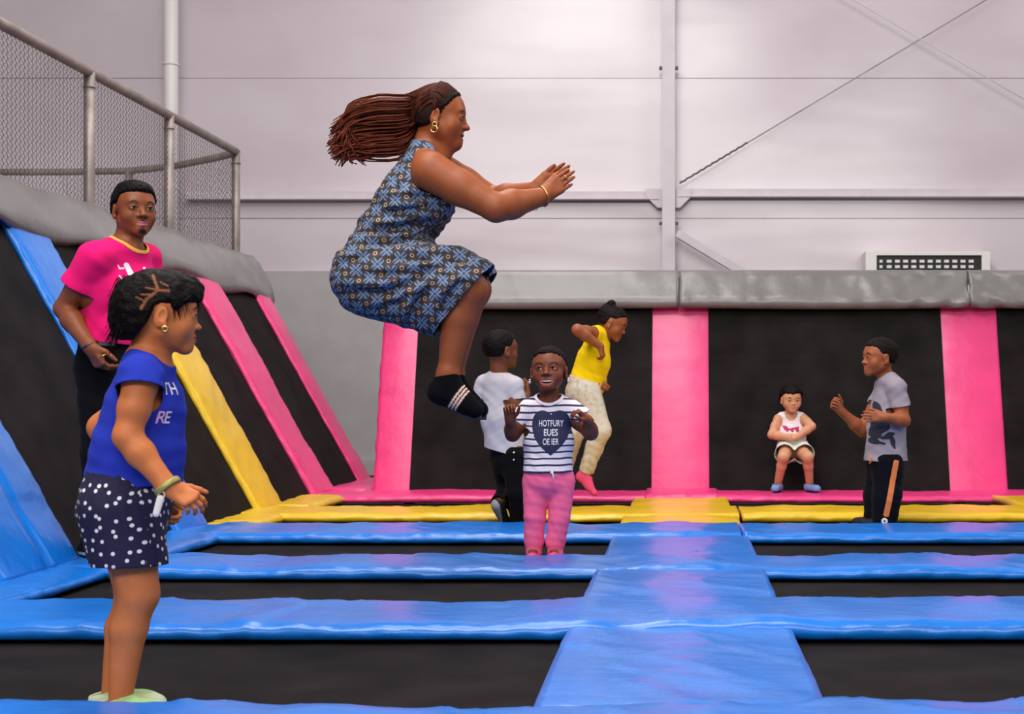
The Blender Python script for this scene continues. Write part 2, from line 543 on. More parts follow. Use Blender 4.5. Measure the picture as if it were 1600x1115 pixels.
wire((wx(1250), WALL_Y - .2, wz(-38)), (wx(1760), WALL_Y - .2, wz(258)), 'thin bracing wire falling to the right across the wall')
e = empty('diagonal_strut', (wx(1055), WALL_Y - .15, wz(368)), 'short sloping steel strut at the foot of the column', 'strut')
mm = MB(); mm.bar((wx(1058), WALL_Y - .30, wz(369)), (wx(1240), WALL_Y - .2, wz(478)), 0.06, 0.08); mm.build('angle_bar', M_STEEL, e)
mm = MB(); mm.bar((wx(1058), WALL_Y - .27, wz(374)), (wx(1240), WALL_Y - .17, wz(482)), 0.1, 0.02); mm.build('angle_flange', M_STEEL, e)

# wall unit with perforated black front
x0, x1, z1 = wx(1352, 14.7), wx(1546, 14.7), wz(393, 14.7); z0 = z1 - 0.44
u = empty('wall_unit', ((x0 + x1) / 2, 14.8, z0), 'white wall unit with black front and two rows of small white squares', 'ventilation unit')
mm = MB(); mm.box(((x0 + x1) / 2, 14.86, (z0 + z1) / 2), (x1 - x0, 0.3, z1 - z0)); mm.build('case', M_WHITE, u)
xa, xb, za = wx(1369, 14.7), wx(1533, 14.7), wz(399, 14.7)
zb = za - 0.30
mm = MB(); mm.box(((xa + xb) / 2, 14.705, (za + zb) / 2), (xb - xa, 0.02, za - zb)); mm.build('black_front', M_BLACK, u)
fr = MB(); t = 0.03
fr.box(((x0 + x1) / 2, 14.69, z1 - .02), (x1 - x0, 0.05, 0.04)); fr.box(((x0 + x1) / 2, 14.69, z0 + .02), (x1 - x0, 0.05, 0.04))
fr.box(((x0 + xa) / 2, 14.69, (z0 + z1) / 2), (xa - x0, 0.05, z1 - z0 - .08)); fr.box(((x1 + xb) / 2, 14.69, (z0 + z1) / 2), (x1 - xb, 0.05, z1 - z0 - .08))
fr.build('front_frame', M_WHITE, u)
for r, py in enumerate((408, 416.5, 425, 433.5)):
    for i in range(12):
        px = 1376.5 + i * 12.8
        mm = MB(); mm.box((wx(px, 14.69), 14.69, wz(py, 14.69)), (0.05 if i else 0.03, 0.014, 0.028)); mm.build('white_square', M_WHITE, u)

# ------------------------------------------------------------------ padded vinyl pieces
def pad(name, label, O, U, Vd, L, Wd, T, mat, wr=0.006, seed=0, group=None, cat='pad', seam=None, parent=None, edge=0.0075, sag=0.0, step=0.02):
    """a stuffed vinyl pad: starts at O, runs L along U and Wd along Vd; T thick along UxV"""
    O = np.asarray(O, float); U = nrm(U); Vd = nrm(Vd); N = nrm(np.cross(U, Vd))
    nu = max(8, int(L / step))
    prof = [(0.02, 0.0), (-0.006, 0.18), (-0.012, 0.45), (-0.004, 0.75), (0.012, 0.93), (0.035, 1.0)]
    inner = np.linspace(0.07, Wd - 0.07, max(5, int(Wd / 0.035)))
    P = [(v, t * T) for v, t in prof] + [(v, T * (1.0 + 0.10 * math.sin(math.pi * v / Wd))) for v in inner] + [(Wd - v, t * T) for v, t in prof[::-1]]
    if seam is not None:
        P = [(v, t - (0.02 if abs(v - seam) < 0.02 else 0)) for v, t in P]
    us = np.linspace(0, L, nu)
    A = np.array(P); np_ = len(P)
    G = O + us[:, None, None] * U + A[None, :, 0, None] * Vd + A[None, :, 1, None] * N
    G = G.reshape(-1, 3)
    # wrinkles: long folds across + gathered edges
    vv = np.tile(A[:, 0], nu); tt = np.tile(A[:, 1] / T, nu); uu = np.repeat(us, np_)
    q = np.stack([uu, vv * 0.45, np.full_like(uu, seed * 1.7)], 1)
    n1 = vnoise(q, 2.2, seed); n2 = vnoise(q, 6.5, seed + 1); n3 = (1 - np.abs(vnoise(np.stack([uu + vv * 0.8, vv * 0.5 - uu * 0.2, uu * 0 + seed], 1), 6.0, seed + 2))) ** 4
    ed = np.exp(-np.minimum(vv - vv.min(), vv.max() - vv) / 0.05)
    disp = wr * (1.6 * n1 + 0.9 * n2 + 1.1 * n3 * (vnoise(q, 1.7, seed + 6) > -.1)) * np.clip(tt, 0, 1) + edge * ed * vnoise(np.stack([uu, tt, tt * 0], 1), 26.0, seed + 4) * np.clip(tt, 0, 1)
    disp = disp - sag * np.sin(np.pi * uu / L)
    out = edge * 0.9 * ed * vnoise(np.stack([uu, tt, tt * 0], 1), 14.0, seed + 9)
    sgn = np.where(vv < Wd / 2, -1, 1)
    G = G + disp[:, None] * N + (out * sgn)[:, None] * Vd
    F = []
    for i in range(nu - 1):
        for j in range(np_ - 1):
            F.append([i * np_ + j, (i + 1) * np_ + j, (i + 1) * np_ + j + 1, i * np_ + j + 1])
        F.append([i * np_ + np_ - 1, (i + 1) * np_ + np_ - 1, (i + 1) * np_, i * np_])
    F.append(list(range(np_))); F.append([(nu - 1) * np_ + j for j in range(np_)][::-1])
    o = mesh_obj(name, G, F, mat, parent, True, base=O + U * L / 2)
    if parent is None: tag(o, label, cat, group)
    return o
X, Yv, Zv = np.eye(3)
BX0, BX1 = -2.42, 2.02           # outer edges of the two columns of beds
WX = -2.68                       # foot of the sloping side wall
WK = 0.35                        # half width of the middle walkway
ROWS = [(2.80, 3.39), (4.46, 5.02), (5.92, 6.43), (7.36, 8.0), (8.58, 9.25), (10.1, 10.66)]
PT = 0.045
GP = 'vinyl pads between the trampoline beds'
pad('floor_pad', 'wide blue vinyl floor pad along the bottom edge, nearest the camera', (-3.2, 2.8, -.03), X, Yv, 5.4, .59, PT + .022, M_BLUE, .009, 1, GP)
pad('floor_pad', 'long blue vinyl floor pad crossing the court behind the girl in shorts', (-3.1, 4.46, -.005), X, Yv, 6.0, .56, PT + .012, M_BLUE, .009, 2, GP)
pad('floor_pad', 'long blue floor pad directly in front of the smiling girl\'s feet', (-2.72, 5.92, -.005), X, Yv, 5.8, .51, PT + .01, M_BLUE, .008, 3, GP)
pad('floor_pad', 'farthest blue cross pad, left piece running behind the smiling girl', (-2.72, 7.36, -.005), X, Yv, 3.04, .64, PT + .01, M_BLUE, .007, 4, GP)
pad('floor_pad', 'farthest blue cross pad, right piece in front of the boy in black trousers', (.33, 7.36, -.005), X, Yv, 2.9, .64, PT + .008, M_BLUE, .007, 5, GP)
pad('floor_pad', 'long yellow cross pad left of the walkway', (-2.74, 8.58, -.005), X, Yv, 3.1, .62, PT + .01, M_YELLOW, .005, 6, GP)
pad('floor_pad', 'long yellow cross pad right of the walkway, behind the boy in black trousers', (.38, 8.58, -.005), X, Yv, 2.9, .62, PT + .01, M_YELLOW, .006, 7, GP)
pad('floor_pad', 'long pink floor pad along the foot of the back wall, left of the centre', (-2.74, 10.1, -.005), X, Yv, 2.5, .6, PT + .01, M_PINK, .006, 8, GP)
pad('floor_pad', 'long pink floor pad along the foot of the back wall, under the seated toddler', (.26, 10.1, -.005), X, Yv, 3.6, .6, PT + .008, M_PINK, .006, 9, GP)
pad('floor_pad', 'short pink floor pad below the middle pink wall pad', (-.25, 10.08, -.005), X, Yv, .52, .64, PT + .02, M_PINK, .005, 10, GP)
gaps = [(ROWS[i][1] - .05, ROWS[i + 1][0] + .05) for i in range(5)]
names = ['nearest blue segment of the middle walkway', 'second blue segment of the middle walkway from the camera', 'third blue segment of the middle walkway from the camera',
         'front yellow segment of the middle walkway', 'rear yellow segment of the middle walkway']
for i, (y0, y1) in enumerate(gaps):
    w = (WK, WK, WK, .345, .33)[i]
    pad('walkway_pad', names[i], (-w, y0, -.01), X, Yv, 2 * w, y1 - y0, PT + .004, M_BLUE if i < 3 else M_YELLOW, .006 if i < 3 else .004, 20 + i, 'pads of the middle walkway', edge=.002)
    if i == 4:
        pad('walkway_pad', 'yellow pad at the right edge behind the yellow cross pad', (2.24, y0, -.005), X, Yv, .7, y1 - y0, PT + .012, M_YELLOW, .004, 40 + i, 'pads of the outer walkway')
sidec = {1: M_BLUE, 2: M_BLUE, 3: M_YELLOW, 4: M_YELLOW}
sl = {1: 'blue floor pad at the foot of the side wall, at the left edge', 2: 'short blue floor pad by the side wall, beside the farthest blue cross pad',
      3: 'yellow side wall floor pad just in front of the yellow cross pad', 4: 'yellow side wall floor pad just behind the yellow cross pad'}
for i in (1, 2, 3, 4):
    y0, y1 = gaps[i]
    pad('side_pad', sl[i], (BX0, y0, -.005), Yv, -X, y1 - y0, BX0 - WX + .06, PT + .008, sidec[i], .006, 50 + i, 'floor pads along the side wall')
pad('side_pad', 'pink floor pad in the far corner below the sloping wall', (-2.36, 10.6, -.005), Yv, -X, 1.6, .36, PT + .02, M_PINK, .006, 56, 'floor pads along the side wall')

# trampoline beds
DIPS = [(W(190, 1090, 3.55)[0], 3.53, .035, .24), (W(851, 870, 6.55)[0], 6.54, .012, .15)]
def bed(label, x0, x1, y0, y1):
    nx, ny = 70, 24
    V = []; F = []
    for j in range(ny + 1):
        for i in range(nx + 1):
            u, v = i / nx, j / ny
            V.append((x0 + (x1 - x0) * u, y0 + (y1 - y0) * v, -0.012 - 0.012 * math.sin(math.pi * u) * math.sin(math.pi * v)))
    V = [(a, b, c - sum(dp * math.exp(-((a - dx) ** 2 + (b - dy) ** 2) / r_ ** 2) for dx, dy, dp, r_ in DIPS)) for a, b, c in V]
    n = len(V); V += [(a, b, c - .012) for a, b, c in V]
    for j in range(ny):
        for i in range(nx):
            a = j * (nx + 1) + i
            F.append([a, a + 1, a + nx + 2, a + nx + 1]); F.append([a + n, a + nx + 1 + n, a + nx + 2 + n, a + 1 + n])
    o = mesh_obj('trampoline_bed', V, F, M_BED, None, True, base=((x0 + x1) / 2, (y0 + y1) / 2, 0))
    tag(o, label, 'trampoline', 'black trampoline beds of the floor')
bl = ['between the two nearest blue cross pads', 'between the second and third blue cross pads', 'between the third and the farthest blue cross pad', 'between the farthest blue pad and the yellow pad', 'between the yellow cross pad and the pink pad']
for i, (y0, y1) in enumerate(gaps):
    y0 -= .02; y1 += .02
    bed('black trampoline bed left of the walkway, ' + bl[i], BX0 - .06, -WK + .06, y0, y1)
    bed('black trampoline bed right of the walkway, ' + bl[i], WK - .06, 2.3, y0, y1)
fr = empty('court_understructure', (0, 7, -.3), 'dark steel frame carrying the trampoline beds', 'frame')
for (y0, y1) in ROWS:
    mm = MB(); mm.box((.1, (y0 + y1) / 2, -.17), (5.8, .06, .26)); mm.build('cross_beam', M_BLACK, fr)
for x in (-2.6, 0, 2.5):
    mm = MB(); mm.box((x, 6.7, -.20), (.06, 8.0, .2)); mm.build('long_beam', M_BLACK, fr)

# sloping side wall on the left ------------------------------------------------
S0 = np.array([WX, 0, .02]); S1 = np.array([-3.69, 0, 1.825])
SU = nrm(S1 - S0); SL = np.linalg.norm(S1 - S0); SN = nrm(np.cross(Yv, SU)); SN = SN if SN[0] > 0 else -SN
def spt(y, t, off=0): return S0 + SU * t + SN * off + np.array([0, y, 0])
def slope_sheet(name, label, y0, y1, mat, off):
    mm = MB()
    P = [spt(y0, 0, off), spt(y1, 0, off), spt(y1, SL, off), spt(y0, SL, off)]
    Q = [p - SN * .015 for p in P]
    mm.add(P + Q, [[0, 1, 2, 3], [7, 6, 5, 4], [0, 4, 5, 1], [1, 5, 6, 2], [2, 6, 7, 3], [3, 7, 4, 0]])
    o = mm.build(name, mat, None, base=spt((y0 + y1) / 2, 0)); tag(o, label, 'trampoline', 'black sloping trampolines of the side wall')
WP = [(4.5, .5, M_BLUE, None), (5.50, .70, M_BLUE, 'blue vinyl pad on the sloping wall at the left edge'), (7.45, .46, M_BLUE, 'blue vinyl strip on the sloping wall behind the man'),
      (8.86, .52, M_YELLOW, 'yellow vinyl strip on the sloping wall behind the girl in shorts'), (10.2, .54, M_PINK, 'pink vinyl strip on the sloping wall, the nearer of the two'),
      (11.72, .34, M_PINK, 'pink vinyl strip at the far end of the sloping wall')]
wl_lab = ['black sloping trampoline at the left edge, nearest the camera', 'black sloping trampoline behind the man and the girl, left of the blue strip', 'black sloping trampoline between the blue and yellow wall strips',
          'black sloping trampoline between the yellow and pink wall strips', 'black sloping trampoline between the two pink wall strips']
for i, (y, w, mt, lab) in enumerate(WP):
    if lab:
        # runs up the slope; its width lies along the wall
        pad('wall_pad', lab, spt(y + w, .0, .0), SU, -Yv, SL, w, .05, mt, .006, 70 + i, 'pads of the sloping side wall', seam=(.32 if i == 1 else None))
    if i < len(WP) - 1:
        slope_sheet('wall_trampoline', wl_lab[i], y + (w if lab else 0) - .06, WP[i + 1][0] + .06, M_BED, .012)
mm = MB()
for y in np.linspace(4.6, 11.9, 6):
    pass
sup = empty('side_wall_frame', (-4.0, 8, 0), 'dark steel support frame behind the sloping side wall', 'frame')
for (y, w, mt, lab) in WP:
    mm = MB(); mm.bar(spt(y + w / 2, 0, -.07), spt(y + w / 2, SL, -.07), .08, .08, SN); mm.build('rafter', M_BLACK, sup)
    mm = MB(); mm.box((-3.72, y + w / 2, .7), (.08, .08, 2.0)); mm.build('post', M_BLACK, sup)
# grey cap roll along its top
def cap(name, label, y0, y1, seed):
    ys = np.linspace(y0, y1, 60)
    prof = [(-3.50, 1.56), (-3.49, 1.62), (-3.52, 1.70), (-3.57, 1.80), (-3.63, 1.90), (-3.69, 1.965), (-3.78, 1.985), (-3.9, 1.97), (-4.3, 1.96)]
    V = []; F = []
    n = len(prof)
    for y in ys:
        for k, (x, z) in enumerate(prof):
            V.append((x, y, z))
    V = np.array(V)
    q = V * np.array([1, 1, 1]); dn = vnoise(q, 2.2, seed) * .02 + vnoise(q, 6, seed) * .008
    # the free lower edge hangs in shallow scallops
    k = np.tile(np.arange(n), len(ys)); sc = np.where(k == 0, 1.0, np.where(k == 1, .6, 0)) * .035 * np.sin((V[:, 1] - 7.4) / 1.5 * 2 * np.pi)
    V[:, 0] += dn; V[:, 2] += dn * .5 - sc + np.where(k < 4, (4 - k) / 4, 0) * .10 * np.clip((12 - V[:, 1]) / 4.5, 0, 1.3); V[:, 0] -= np.where(k < 4, (4 - k) / 4, 0) * .05 * np.clip((12 - V[:, 1]) / 4.5, 0, 1.3)
    for i in range(len(ys) - 1):
        for j in range(n - 1):
            F.append([i * n + j, (i + 1) * n + j, (i + 1) * n + j + 1, i * n + j + 1])
    o = mesh_obj(name, V, F, M_GREY, None, True, base=(-3.8, (y0 + y1) / 2, 1.7)); tag(o, label, 'pad cover', 'grey vinyl covers along the wall tops')
    solidify(o, .02)
cap('wall_top_cover', 'grey vinyl cover on the side wall top at the left edge, below the fence', 4.5, 9.02, 3)
cap('wall_top_cover', 'grey vinyl cover on the side wall top right of the man\'s head', 9.04, 12.15, 5)

# back wall of trampolines -----------------------------------------------------
B0 = np.array([0, 10.70, .02]); B1 = np.array([0, 11.13, 1.50]); BU = nrm(B1 - B0); BL = np.linalg.norm(B1 - B0); BN = nrm(np.cross(X, BU))
BN = BN if BN[1] < 0 else -BN
def bpt(x, t, off=0): return B0 + BU * t + BN * off + np.array([x, 0, 0])
def back_sheet(label, x0, x1):
    mm = MB(); P = [bpt(x0, 0, .01), bpt(x1, 0, .01), bpt(x1, BL, .01), bpt(x0, BL, .01)]; Q = [p - BN * .015 for p in P]
    mm.add(P + Q, [[0, 1, 2, 3], [7, 6, 5, 4], [0, 4, 5, 1], [1, 5, 6, 2], [2, 6, 7, 3], [3, 7, 4, 0]])
    tag(mm.build('wall_trampoline', M_BED, None, base=bpt((x0 + x1) / 2, 0)), label, 'trampoline', 'black upright trampolines of the back wall')
back_sheet('black upright trampoline behind the girl in the yellow top', -2.06, -.22)
back_sheet('black upright trampoline behind the seated toddler', .22, 2.05)
back_sheet('black upright trampoline at the right edge of the back wall', 2.49, 4.3)
for i, (x0, x1, lab) in enumerate([(-2.33, -2.0, 'narrow pink wall pad at the left end of the back wall, below the woman'), (-.285, .285, 'wide pink wall pad in the middle of the back wall'),
                                   (1.985, 2.555, 'wide pink wall pad on the right, behind the boy in the grey shirt')]):
    pad('wall_pad', lab, bpt(x0, .0, .0), BU, X, BL, x1 - x0, .05, M_PINK, .006, 90 + i, 'pink pads of the back wall')
for i, (x0, x1, lab) in enumerate([(-2.42, -.012, 'grey vinyl cover along the back wall top, left piece behind the woman\'s knees'), (-.008, 2.262, 'grey vinyl cover along the back wall top above the toddler'),
                                   (2.268, 4.6, 'grey vinyl cover along the back wall top at the right edge')]):
    nx = 90; prof = [(11.03, 1.455), (11.015, 1.50), (11.04, 1.56), (11.07, 1.63), (11.09, 1.70), (11.11, 1.745), (11.16, 1.76), (11.4, 1.76), (11.5, 1.75)]
    V = np.array([(x, y, z) for x in np.linspace(x0, x1, nx) for (y, z) in prof]); n = len(prof)
    dn = vnoise(V * np.array([1, 1, 1.2]), 3, 20 + i) * .010
    # creases that fan out from the joint between the covers
    J = 2.265 if i else -.01
    dx = np.abs(V[:, 0] - J); cr = np.exp(-dx / .5) * np.sin((V[:, 2] * 34 + (np.abs(dx)) * 28)) * .020
    cr2 = np.abs(vnoise(np.stack([V[:, 0] + V[:, 2] * .6, V[:, 2], V[:, 0] * 0], 1), 7, 30 + i)) * .022
    if i == 0: cr = cr * 0; cr2 *= .35
    V[:, 1] -= (dn + cr + cr2); V[:, 2] += np.where(V[:, 2] < 1.5, .012 * np.sin((V[:, 0] - x0) / (x1 - x0) * np.pi) * -1, 0)
    F = []
    for a in range(nx - 1):
        for j in range(n - 1):
            F.append([a * n + j, (a + 1) * n + j, (a + 1) * n + j + 1, a * n + j + 1])
    o = mesh_obj('wall_top_cover', V, F, M_GREY, None, True, base=((x0 + x1) / 2, 11.2, 1.5)); tag(o, lab, 'pad cover', 'grey vinyl covers along the wall tops'); solidify(o, .012)
bf = empty('back_wall_frame', (1, 11.4, 0), 'dark steel support frame behind the back wall', 'frame')
for x in (-2.2, 0, 2.27, 4.2):
    mm = MB(); mm.bar(bpt(x, 0, -.06), bpt(x, BL, -.06), .08, .08, BN); mm.build('rafter', M_BLACK, bf)
    mm = MB(); mm.box((x, 11.45, .7), (.08, .08, 2.06)); mm.build('post', M_BLACK, bf)

# fence above the side wall ------------------------------------------------------
FX, FZ0, FZ1 = -3.82, 1.93, 2.86
fe = empty('chain_link_fence', (FX, 9, FZ0), 'chain link fence on rusty pipe posts above the sloping wall', 'fence')
mm = MB(); mm.tube([(FX, 4.0, FZ1), (FX, 12.12, FZ1)], .034, 12); mm.build('top_rail', M_PIPE, fe, True)
back = [(FX, 12.1, FZ1 - .01), (-4.15, 12.42, FZ1 - .01), (-4.6, 12.8, FZ1 - .01), (-5.12, 13.08, FZ1 - .01), (-5.8, 13.15, FZ1 - .01), (-7.2, 13.15, FZ1 - .01)]
mm = MB(); mm.tube(back, .032, 12); mm.build('rear_rail', M_PIPE, fe, True)
for (x, y) in ((FX, 6.1), (FX, 7.6), (FX, 9.1), (FX, 10.52), (FX, 12.1), (-5.12, 13.08), (-6.9, 13.15)):
    mm = MB(); mm.tube([(x, y, 1.615 if x < FX else FZ0 - .6), (x, y, FZ1)], .036, 12); po = mm.build('post', M_PIPE, fe, True)
    mm = MB(); mm.torus((x, y, FZ1 - .10), (0, 0, 1), .037, .006, 14, 6); mm.build('clamp_band', M_PIPE, po, True)
def chain(pts, z0, z1, p=.026, st=.020):
    """chain link between z0 and z1 along a polyline: zigzag wires"""
    pts = [np.array(q, float) for q in pts]
    seg = [np.linalg.norm(pts[i + 1] - pts[i]) for i in range(len(pts) - 1)]; cum = np.concatenate([[0], np.cumsum(seg)])
    Lt = cum[-1]
    def at(s):
        s = min(max(s, 0), Lt - 1e-6); i = int(np.searchsorted(cum, s, 'right') - 1)
        return pts[i] + (pts[i + 1] - pts[i]) * ((s - cum[i]) / seg[i])
    mm = MB(); nz = int((z1 - z0) / st); ns = int(Lt / p)
    for i in range(ns):
        line = []
        for k in range(nz + 1):
            q = at(p * (i + (k + i) % 2))
            line.append((q[0] + (.003 if k % 2 else -.003), q[1], z0 + k * st))
        mm.tube(line, .0019, 3, caps=False)
    return mm
o = chain([(FX, 6.6, 0), (FX, 12.1, 0)], FZ0 - .05, FZ1 - .02).build('chain_link_mesh', M_MESHW, fe, True); o['kind'] = 'stuff'
o = chain([(q[0], q[1], 0) for q in back[:5]], FZ0 - .3, FZ1 - .02, .036, .028).build('chain_link_mesh', M_MESHW, fe, True); o['kind'] = 'stuff'
# deck behind the side wall that the fence stands on
mm = MB(); mm.box((-5.6, 8.9, 1.56), (3.4, 9.2, .1)); tag(mm.build('platform_deck', M_DADO, None, base=(-5.6, 8.9, 1.5)), 'grey viewing deck behind the chain link fence', 'platform')
# ------------------------------------------------------------------ people: shared builders
def frame(fwd, up=(0, 0, 1)):
    f = nrm(fwd); r = nrm(np.cross(f, up)); u = np.cross(r, f)
    return np.stack([r, f, u], 1)

def tilt(R, pitch=0, yaw=0, roll=0):
    """turn a head frame: yaw to its left, pitch up, roll to its right (degrees)"""
    R = np.array(Matrix.Rotation(math.radians(yaw), 3, Vector(R[:, 2]))) @ R
    R = np.array(Matrix.Rotation(math.radians(pitch), 3, Vector(R[:, 0]))) @ R
    return np.array(Matrix.Rotation(math.radians(roll), 3, Vector(R[:, 1]))) @ R

def blend(base, mask, col):
    m = np.clip(mask, 0, 1)[:, None]
    return base * (1 - m) + np.asarray(lin(col)) * m

class Person:
    def __init__(self, label, d, base, skin, lips=None, brow=(18, 12, 10), h=0.0055):
        self.d = d; self.e = empty('person', base, label, 'person')
        self.b = []; self.fine = []; self.skin = skin; self.lips = lips or tuple(int(v * .8) for v in skin)
        self.brow = brow; self.h = h; self.head_c = None; self.extra = []; self.nails = []
    def P(self, px, py, dy=0.0): return W(px, py, self.d + dy)

    def head(self, c, R, s, jaw=1.0, cheek=1.0, nose=1.0, mouth='closed', eye=1.0, gaze=(0, 1, 0), hf=0.0026, brow=True, beard=False, lipsz=1.0, child=False, closed_eyes=False):
        self.hc = np.asarray(c, float); self.R = R; self.s = s; self.mouth = mouth; self.beard = beard; self.has_brow = brow
        self.xs, self.zs = xs, zs = (1.09, .90) if child else (1.05, .98)
        loc = lambda x, y, z: self.hc + R @ (np.array([x * xs, y, z * (zs if z < 0 else 1.0)]) * s)
        self.loc = loc
        E = lambda x, y, z, r, k=.02, op='+': ell(loc(x, y, z), np.asarray(r) * np.array([xs, 1, zs if z < -.02 else 1]) * s, R, k * s, op)
        C = lambda a, b, ra, rb, k=.015, op='+', side=None, asp=1: cone(loc(*a), loc(*b), ra * s, rb * s, k * s, side, asp, op)
        b = self.b
        ch = 1.06 if child else 1.0
        b += [E(0, -.014, .030, (.0725 * ch, .094 * ch, .083)), E(0, .026, .022, (.064, .060, .066), .03)]
        jx = .047 * jaw
        b += [E(0, .028, -.040, (.058 * (.5 + .5 * jaw), .056, .068), .03)]
        for sx in (-1, 1):
            b += [C((sx * jx, .002, -.052), (sx * .012, .066, -.094), .020 * (.6 + .4 * cheek), .017, .025)]
            b += [E(sx * .036, .055, -.036, (.026 * cheek, .023, .028 * cheek), .026)]
        b += [E(0, .073, -.097, (.019, .014, .015), .02)]
        b += [C((-.036, .070, .022), (.036, .070, .022), .014, .014, .018)]
        # muzzle
        b += [E(0, .072, -.064, (.028, .017, .024), .02)]
        # eye sockets
        for sx in (-1, 1):
            b += [E(sx * .032, .100, .000, (.019, .016, .012), .014, '-')]
        # nose
        b += [C((0, .078, .010), (0, .088 + .009 * nose, -.026), .0085, .0095 * nose, .012), E(0, .092 + .010 * nose, -.031, (.0115 * nose, .0105, .0095), .008)]
        for sx in (-1, 1):
            b += [E(sx * .0135 * nose, .089, -.034, (.0088 * nose, .0095, .0078), .006)]
            b += [E(sx * .0065 * nose, .099, -.0415, (.0035, .004, .0035), .003, '-')]
        # eyes: lids with a slit
        for sx in (-1, 1):
            b += [E(sx * .032, .0745, .0, (.0165, .0150, .0135), .006)]
            if not closed_eyes:
                b += [E(sx * .032, .0905, -.0005, (.0150, .0120, .0048 * eye), .0015, '-')]
            b += [C((sx * .018, .0845, .0045), (sx * .032, .0885, .0078 * (.6 + .4 * eye)), .0026, .003, .004), C((sx * .032, .0885, .0078 * (.6 + .4 * eye)), (sx * .047, .080, .003), .003, .0022, .004)]
        # lips
        lz = lipsz
        if mouth == 'closed':
            for sx in (-1, 1):
                b += [C((sx * .023, .079, -.0655), (sx * .004, .0905, -.0605), .0030, .0052 * lz, .005)]
                b += [C((sx * .021, .079, -.068), (0, .0895, -.0725), .0035, .0068 * lz, .005)]
            b += [C((-.022, .0875, -.0668), (0, .0965, -.0666), .0016, .0016, .002, '-'), C((0, .0965, -.0666), (.022, .0875, -.0668), .0016, .0016, .002, '-')]
        else:
            w, o, up = (.026, .006, .004) if mouth == 'smile' else (.040, .0150, .009)
            b += [E(0, .088, -.0655 - o * .45, (w * .95, .026, o * .98), .005, '-')]
            zt = -.0615 + o * .12; zl = -.069 - o * 1.35
            for sx in (-1, 1):
                b += [C((sx * w, .0745, -.0645 + up), (sx * w * .5, .0850, zt - .001), .0030, .0036 * lz, .004), C((sx * w * .5, .0850, zt - .001), (0, .0885, zt), .0036 * lz, .0044 * lz, .004)]
                b += [C((sx * w, .0745, -.0650 + up), (sx * w * .6, .0820, zl + o * .55), .0030, .0042 * lz, .004), C((sx * w * .6, .0820, zl + o * .55), (0, .0855, zl), .0042 * lz, .0054 * lz, .004)]
            m = MB()
            nT = 10; th_ = min(.0105, .0055 + o * .42)
            for i in range(nT):
                a0 = -1 + 2 * (i + .5) / nT
                m.box(loc(a0 * w * .86, .0835 - .011 * a0 * a0, zt - .0025 - th_ / 2 + up * a0 * a0 * .8), (w * 1.72 / nT * s * xs * .97, .006 * s, th_ * (1 - .25 * a0 * a0) * s), R)
            m.build('teeth', M_TEETH, self.e)
            m = MB(); m.sphere(loc(0, .056, -.072), np.array([w * .9, .016, o * 1.1 + .004]) * s, 14, 8, R)
            self.extra.append(('mouth_inside', m))
        # ears
        for sx in (-1, 1):
            Re = tilt(R, -12, -sx * 18)
            b += [ell(loc(sx * .077, -.008, -.012), np.array([.0085, .0185, .031]) * s, Re, .008 * s)]
            b += [ell(loc(sx * .086, -.003, -.008), np.array([.0065, .0105, .017]) * s, Re, .004 * s, '-')]
            b += [ell(loc(sx * .078, .002, -.036), np.array([.007, .009, .010]) * s, Re, .005 * s)]
        # eyeballs
        if not closed_eyes:
            for sx in (-1, 1):
                self.eyeball(loc(sx * .032, .0752, 0), .0133 * s, nrm(R @ nrm(gaze)))
        lo = self.hc - .155 * s; hi = self.hc + .155 * s
        self.fine.append((lo, hi, hf))
    def eyeball(self, c, r, g):
        V = []; F = []; mi = []
        u = nrm(np.cross(g, [0.1, 0.2, 1])); v = np.cross(g, u)
        an = [0, 8, 16, 26, 36, 40, 50, 62, 75, 90]; n = 18
        for a in an:
            for j in range(n):
                t = 2 * math.pi * j / n; A = math.radians(a)
                V.append(c + r * (math.cos(A) * g + math.sin(A) * (math.cos(t) * u + math.sin(t) * v)))
        for i in range(len(an) - 1):
            for j in range(n):
                F.append([i * n + j, (i + 1) * n + j, (i + 1) * n + (j + 1) % n, i * n + (j + 1) % n]); mi.append(2 if an[i + 1] <= 16 else (1 if an[i + 1] <= 36 else 0))
        o = mesh_obj('eye', V, F, [M_SCLERA, M_IRIS, M_PUPIL], self.e)
        o.data.polygons.foreach_set('material_index', mi)

    def hand(self, w, d, n, t, s=1.0, curl=((20, 25, 15),) * 4, spread=(.10, .03, -.05, -.13), thumb=(.65, .7, .3), tbend=.5, hf=0.0023, wr=.026):
        """w wrist; d towards the fingers; n the way the palm faces; t the thumb's side"""
        w = np.asarray(w, float); d = nrm(d); n = np.asarray(n, float); n = nrm(n - d * (n @ d)); t = np.asarray(t, float); t = nrm(t - d * (t @ d) - n * (t @ n))
        b = self.b; start = len(b)
        offs = (.029, .010, -.009, -.026); ml = (.092, .095, .090, .082); fl = (.070, .079, .073, .057)
        pt = lambda a, c_, e_: w + s * (d * a + t * c_ + n * e_)
        b.append(cone(w - d * .01 * s, pt(.03, .002, 0), wr * s, .025 * s, .02 * s, t, 1.12))
        for i in range(4):
            b.append(cone(pt(.022, offs[i] * .62, 0), pt(ml[i], offs[i], -.002), .0135 * s, .0112 * s, .014 * s))
        b.append(cone(pt(.03, .016, .008), pt(.07, .024, .006), .014 * s, .011 * s, .014 * s))
        b.append(cone(pt(.03, -.014, .006), pt(.07, -.02, .006), .013 * s, .011 * s, .014 * s))
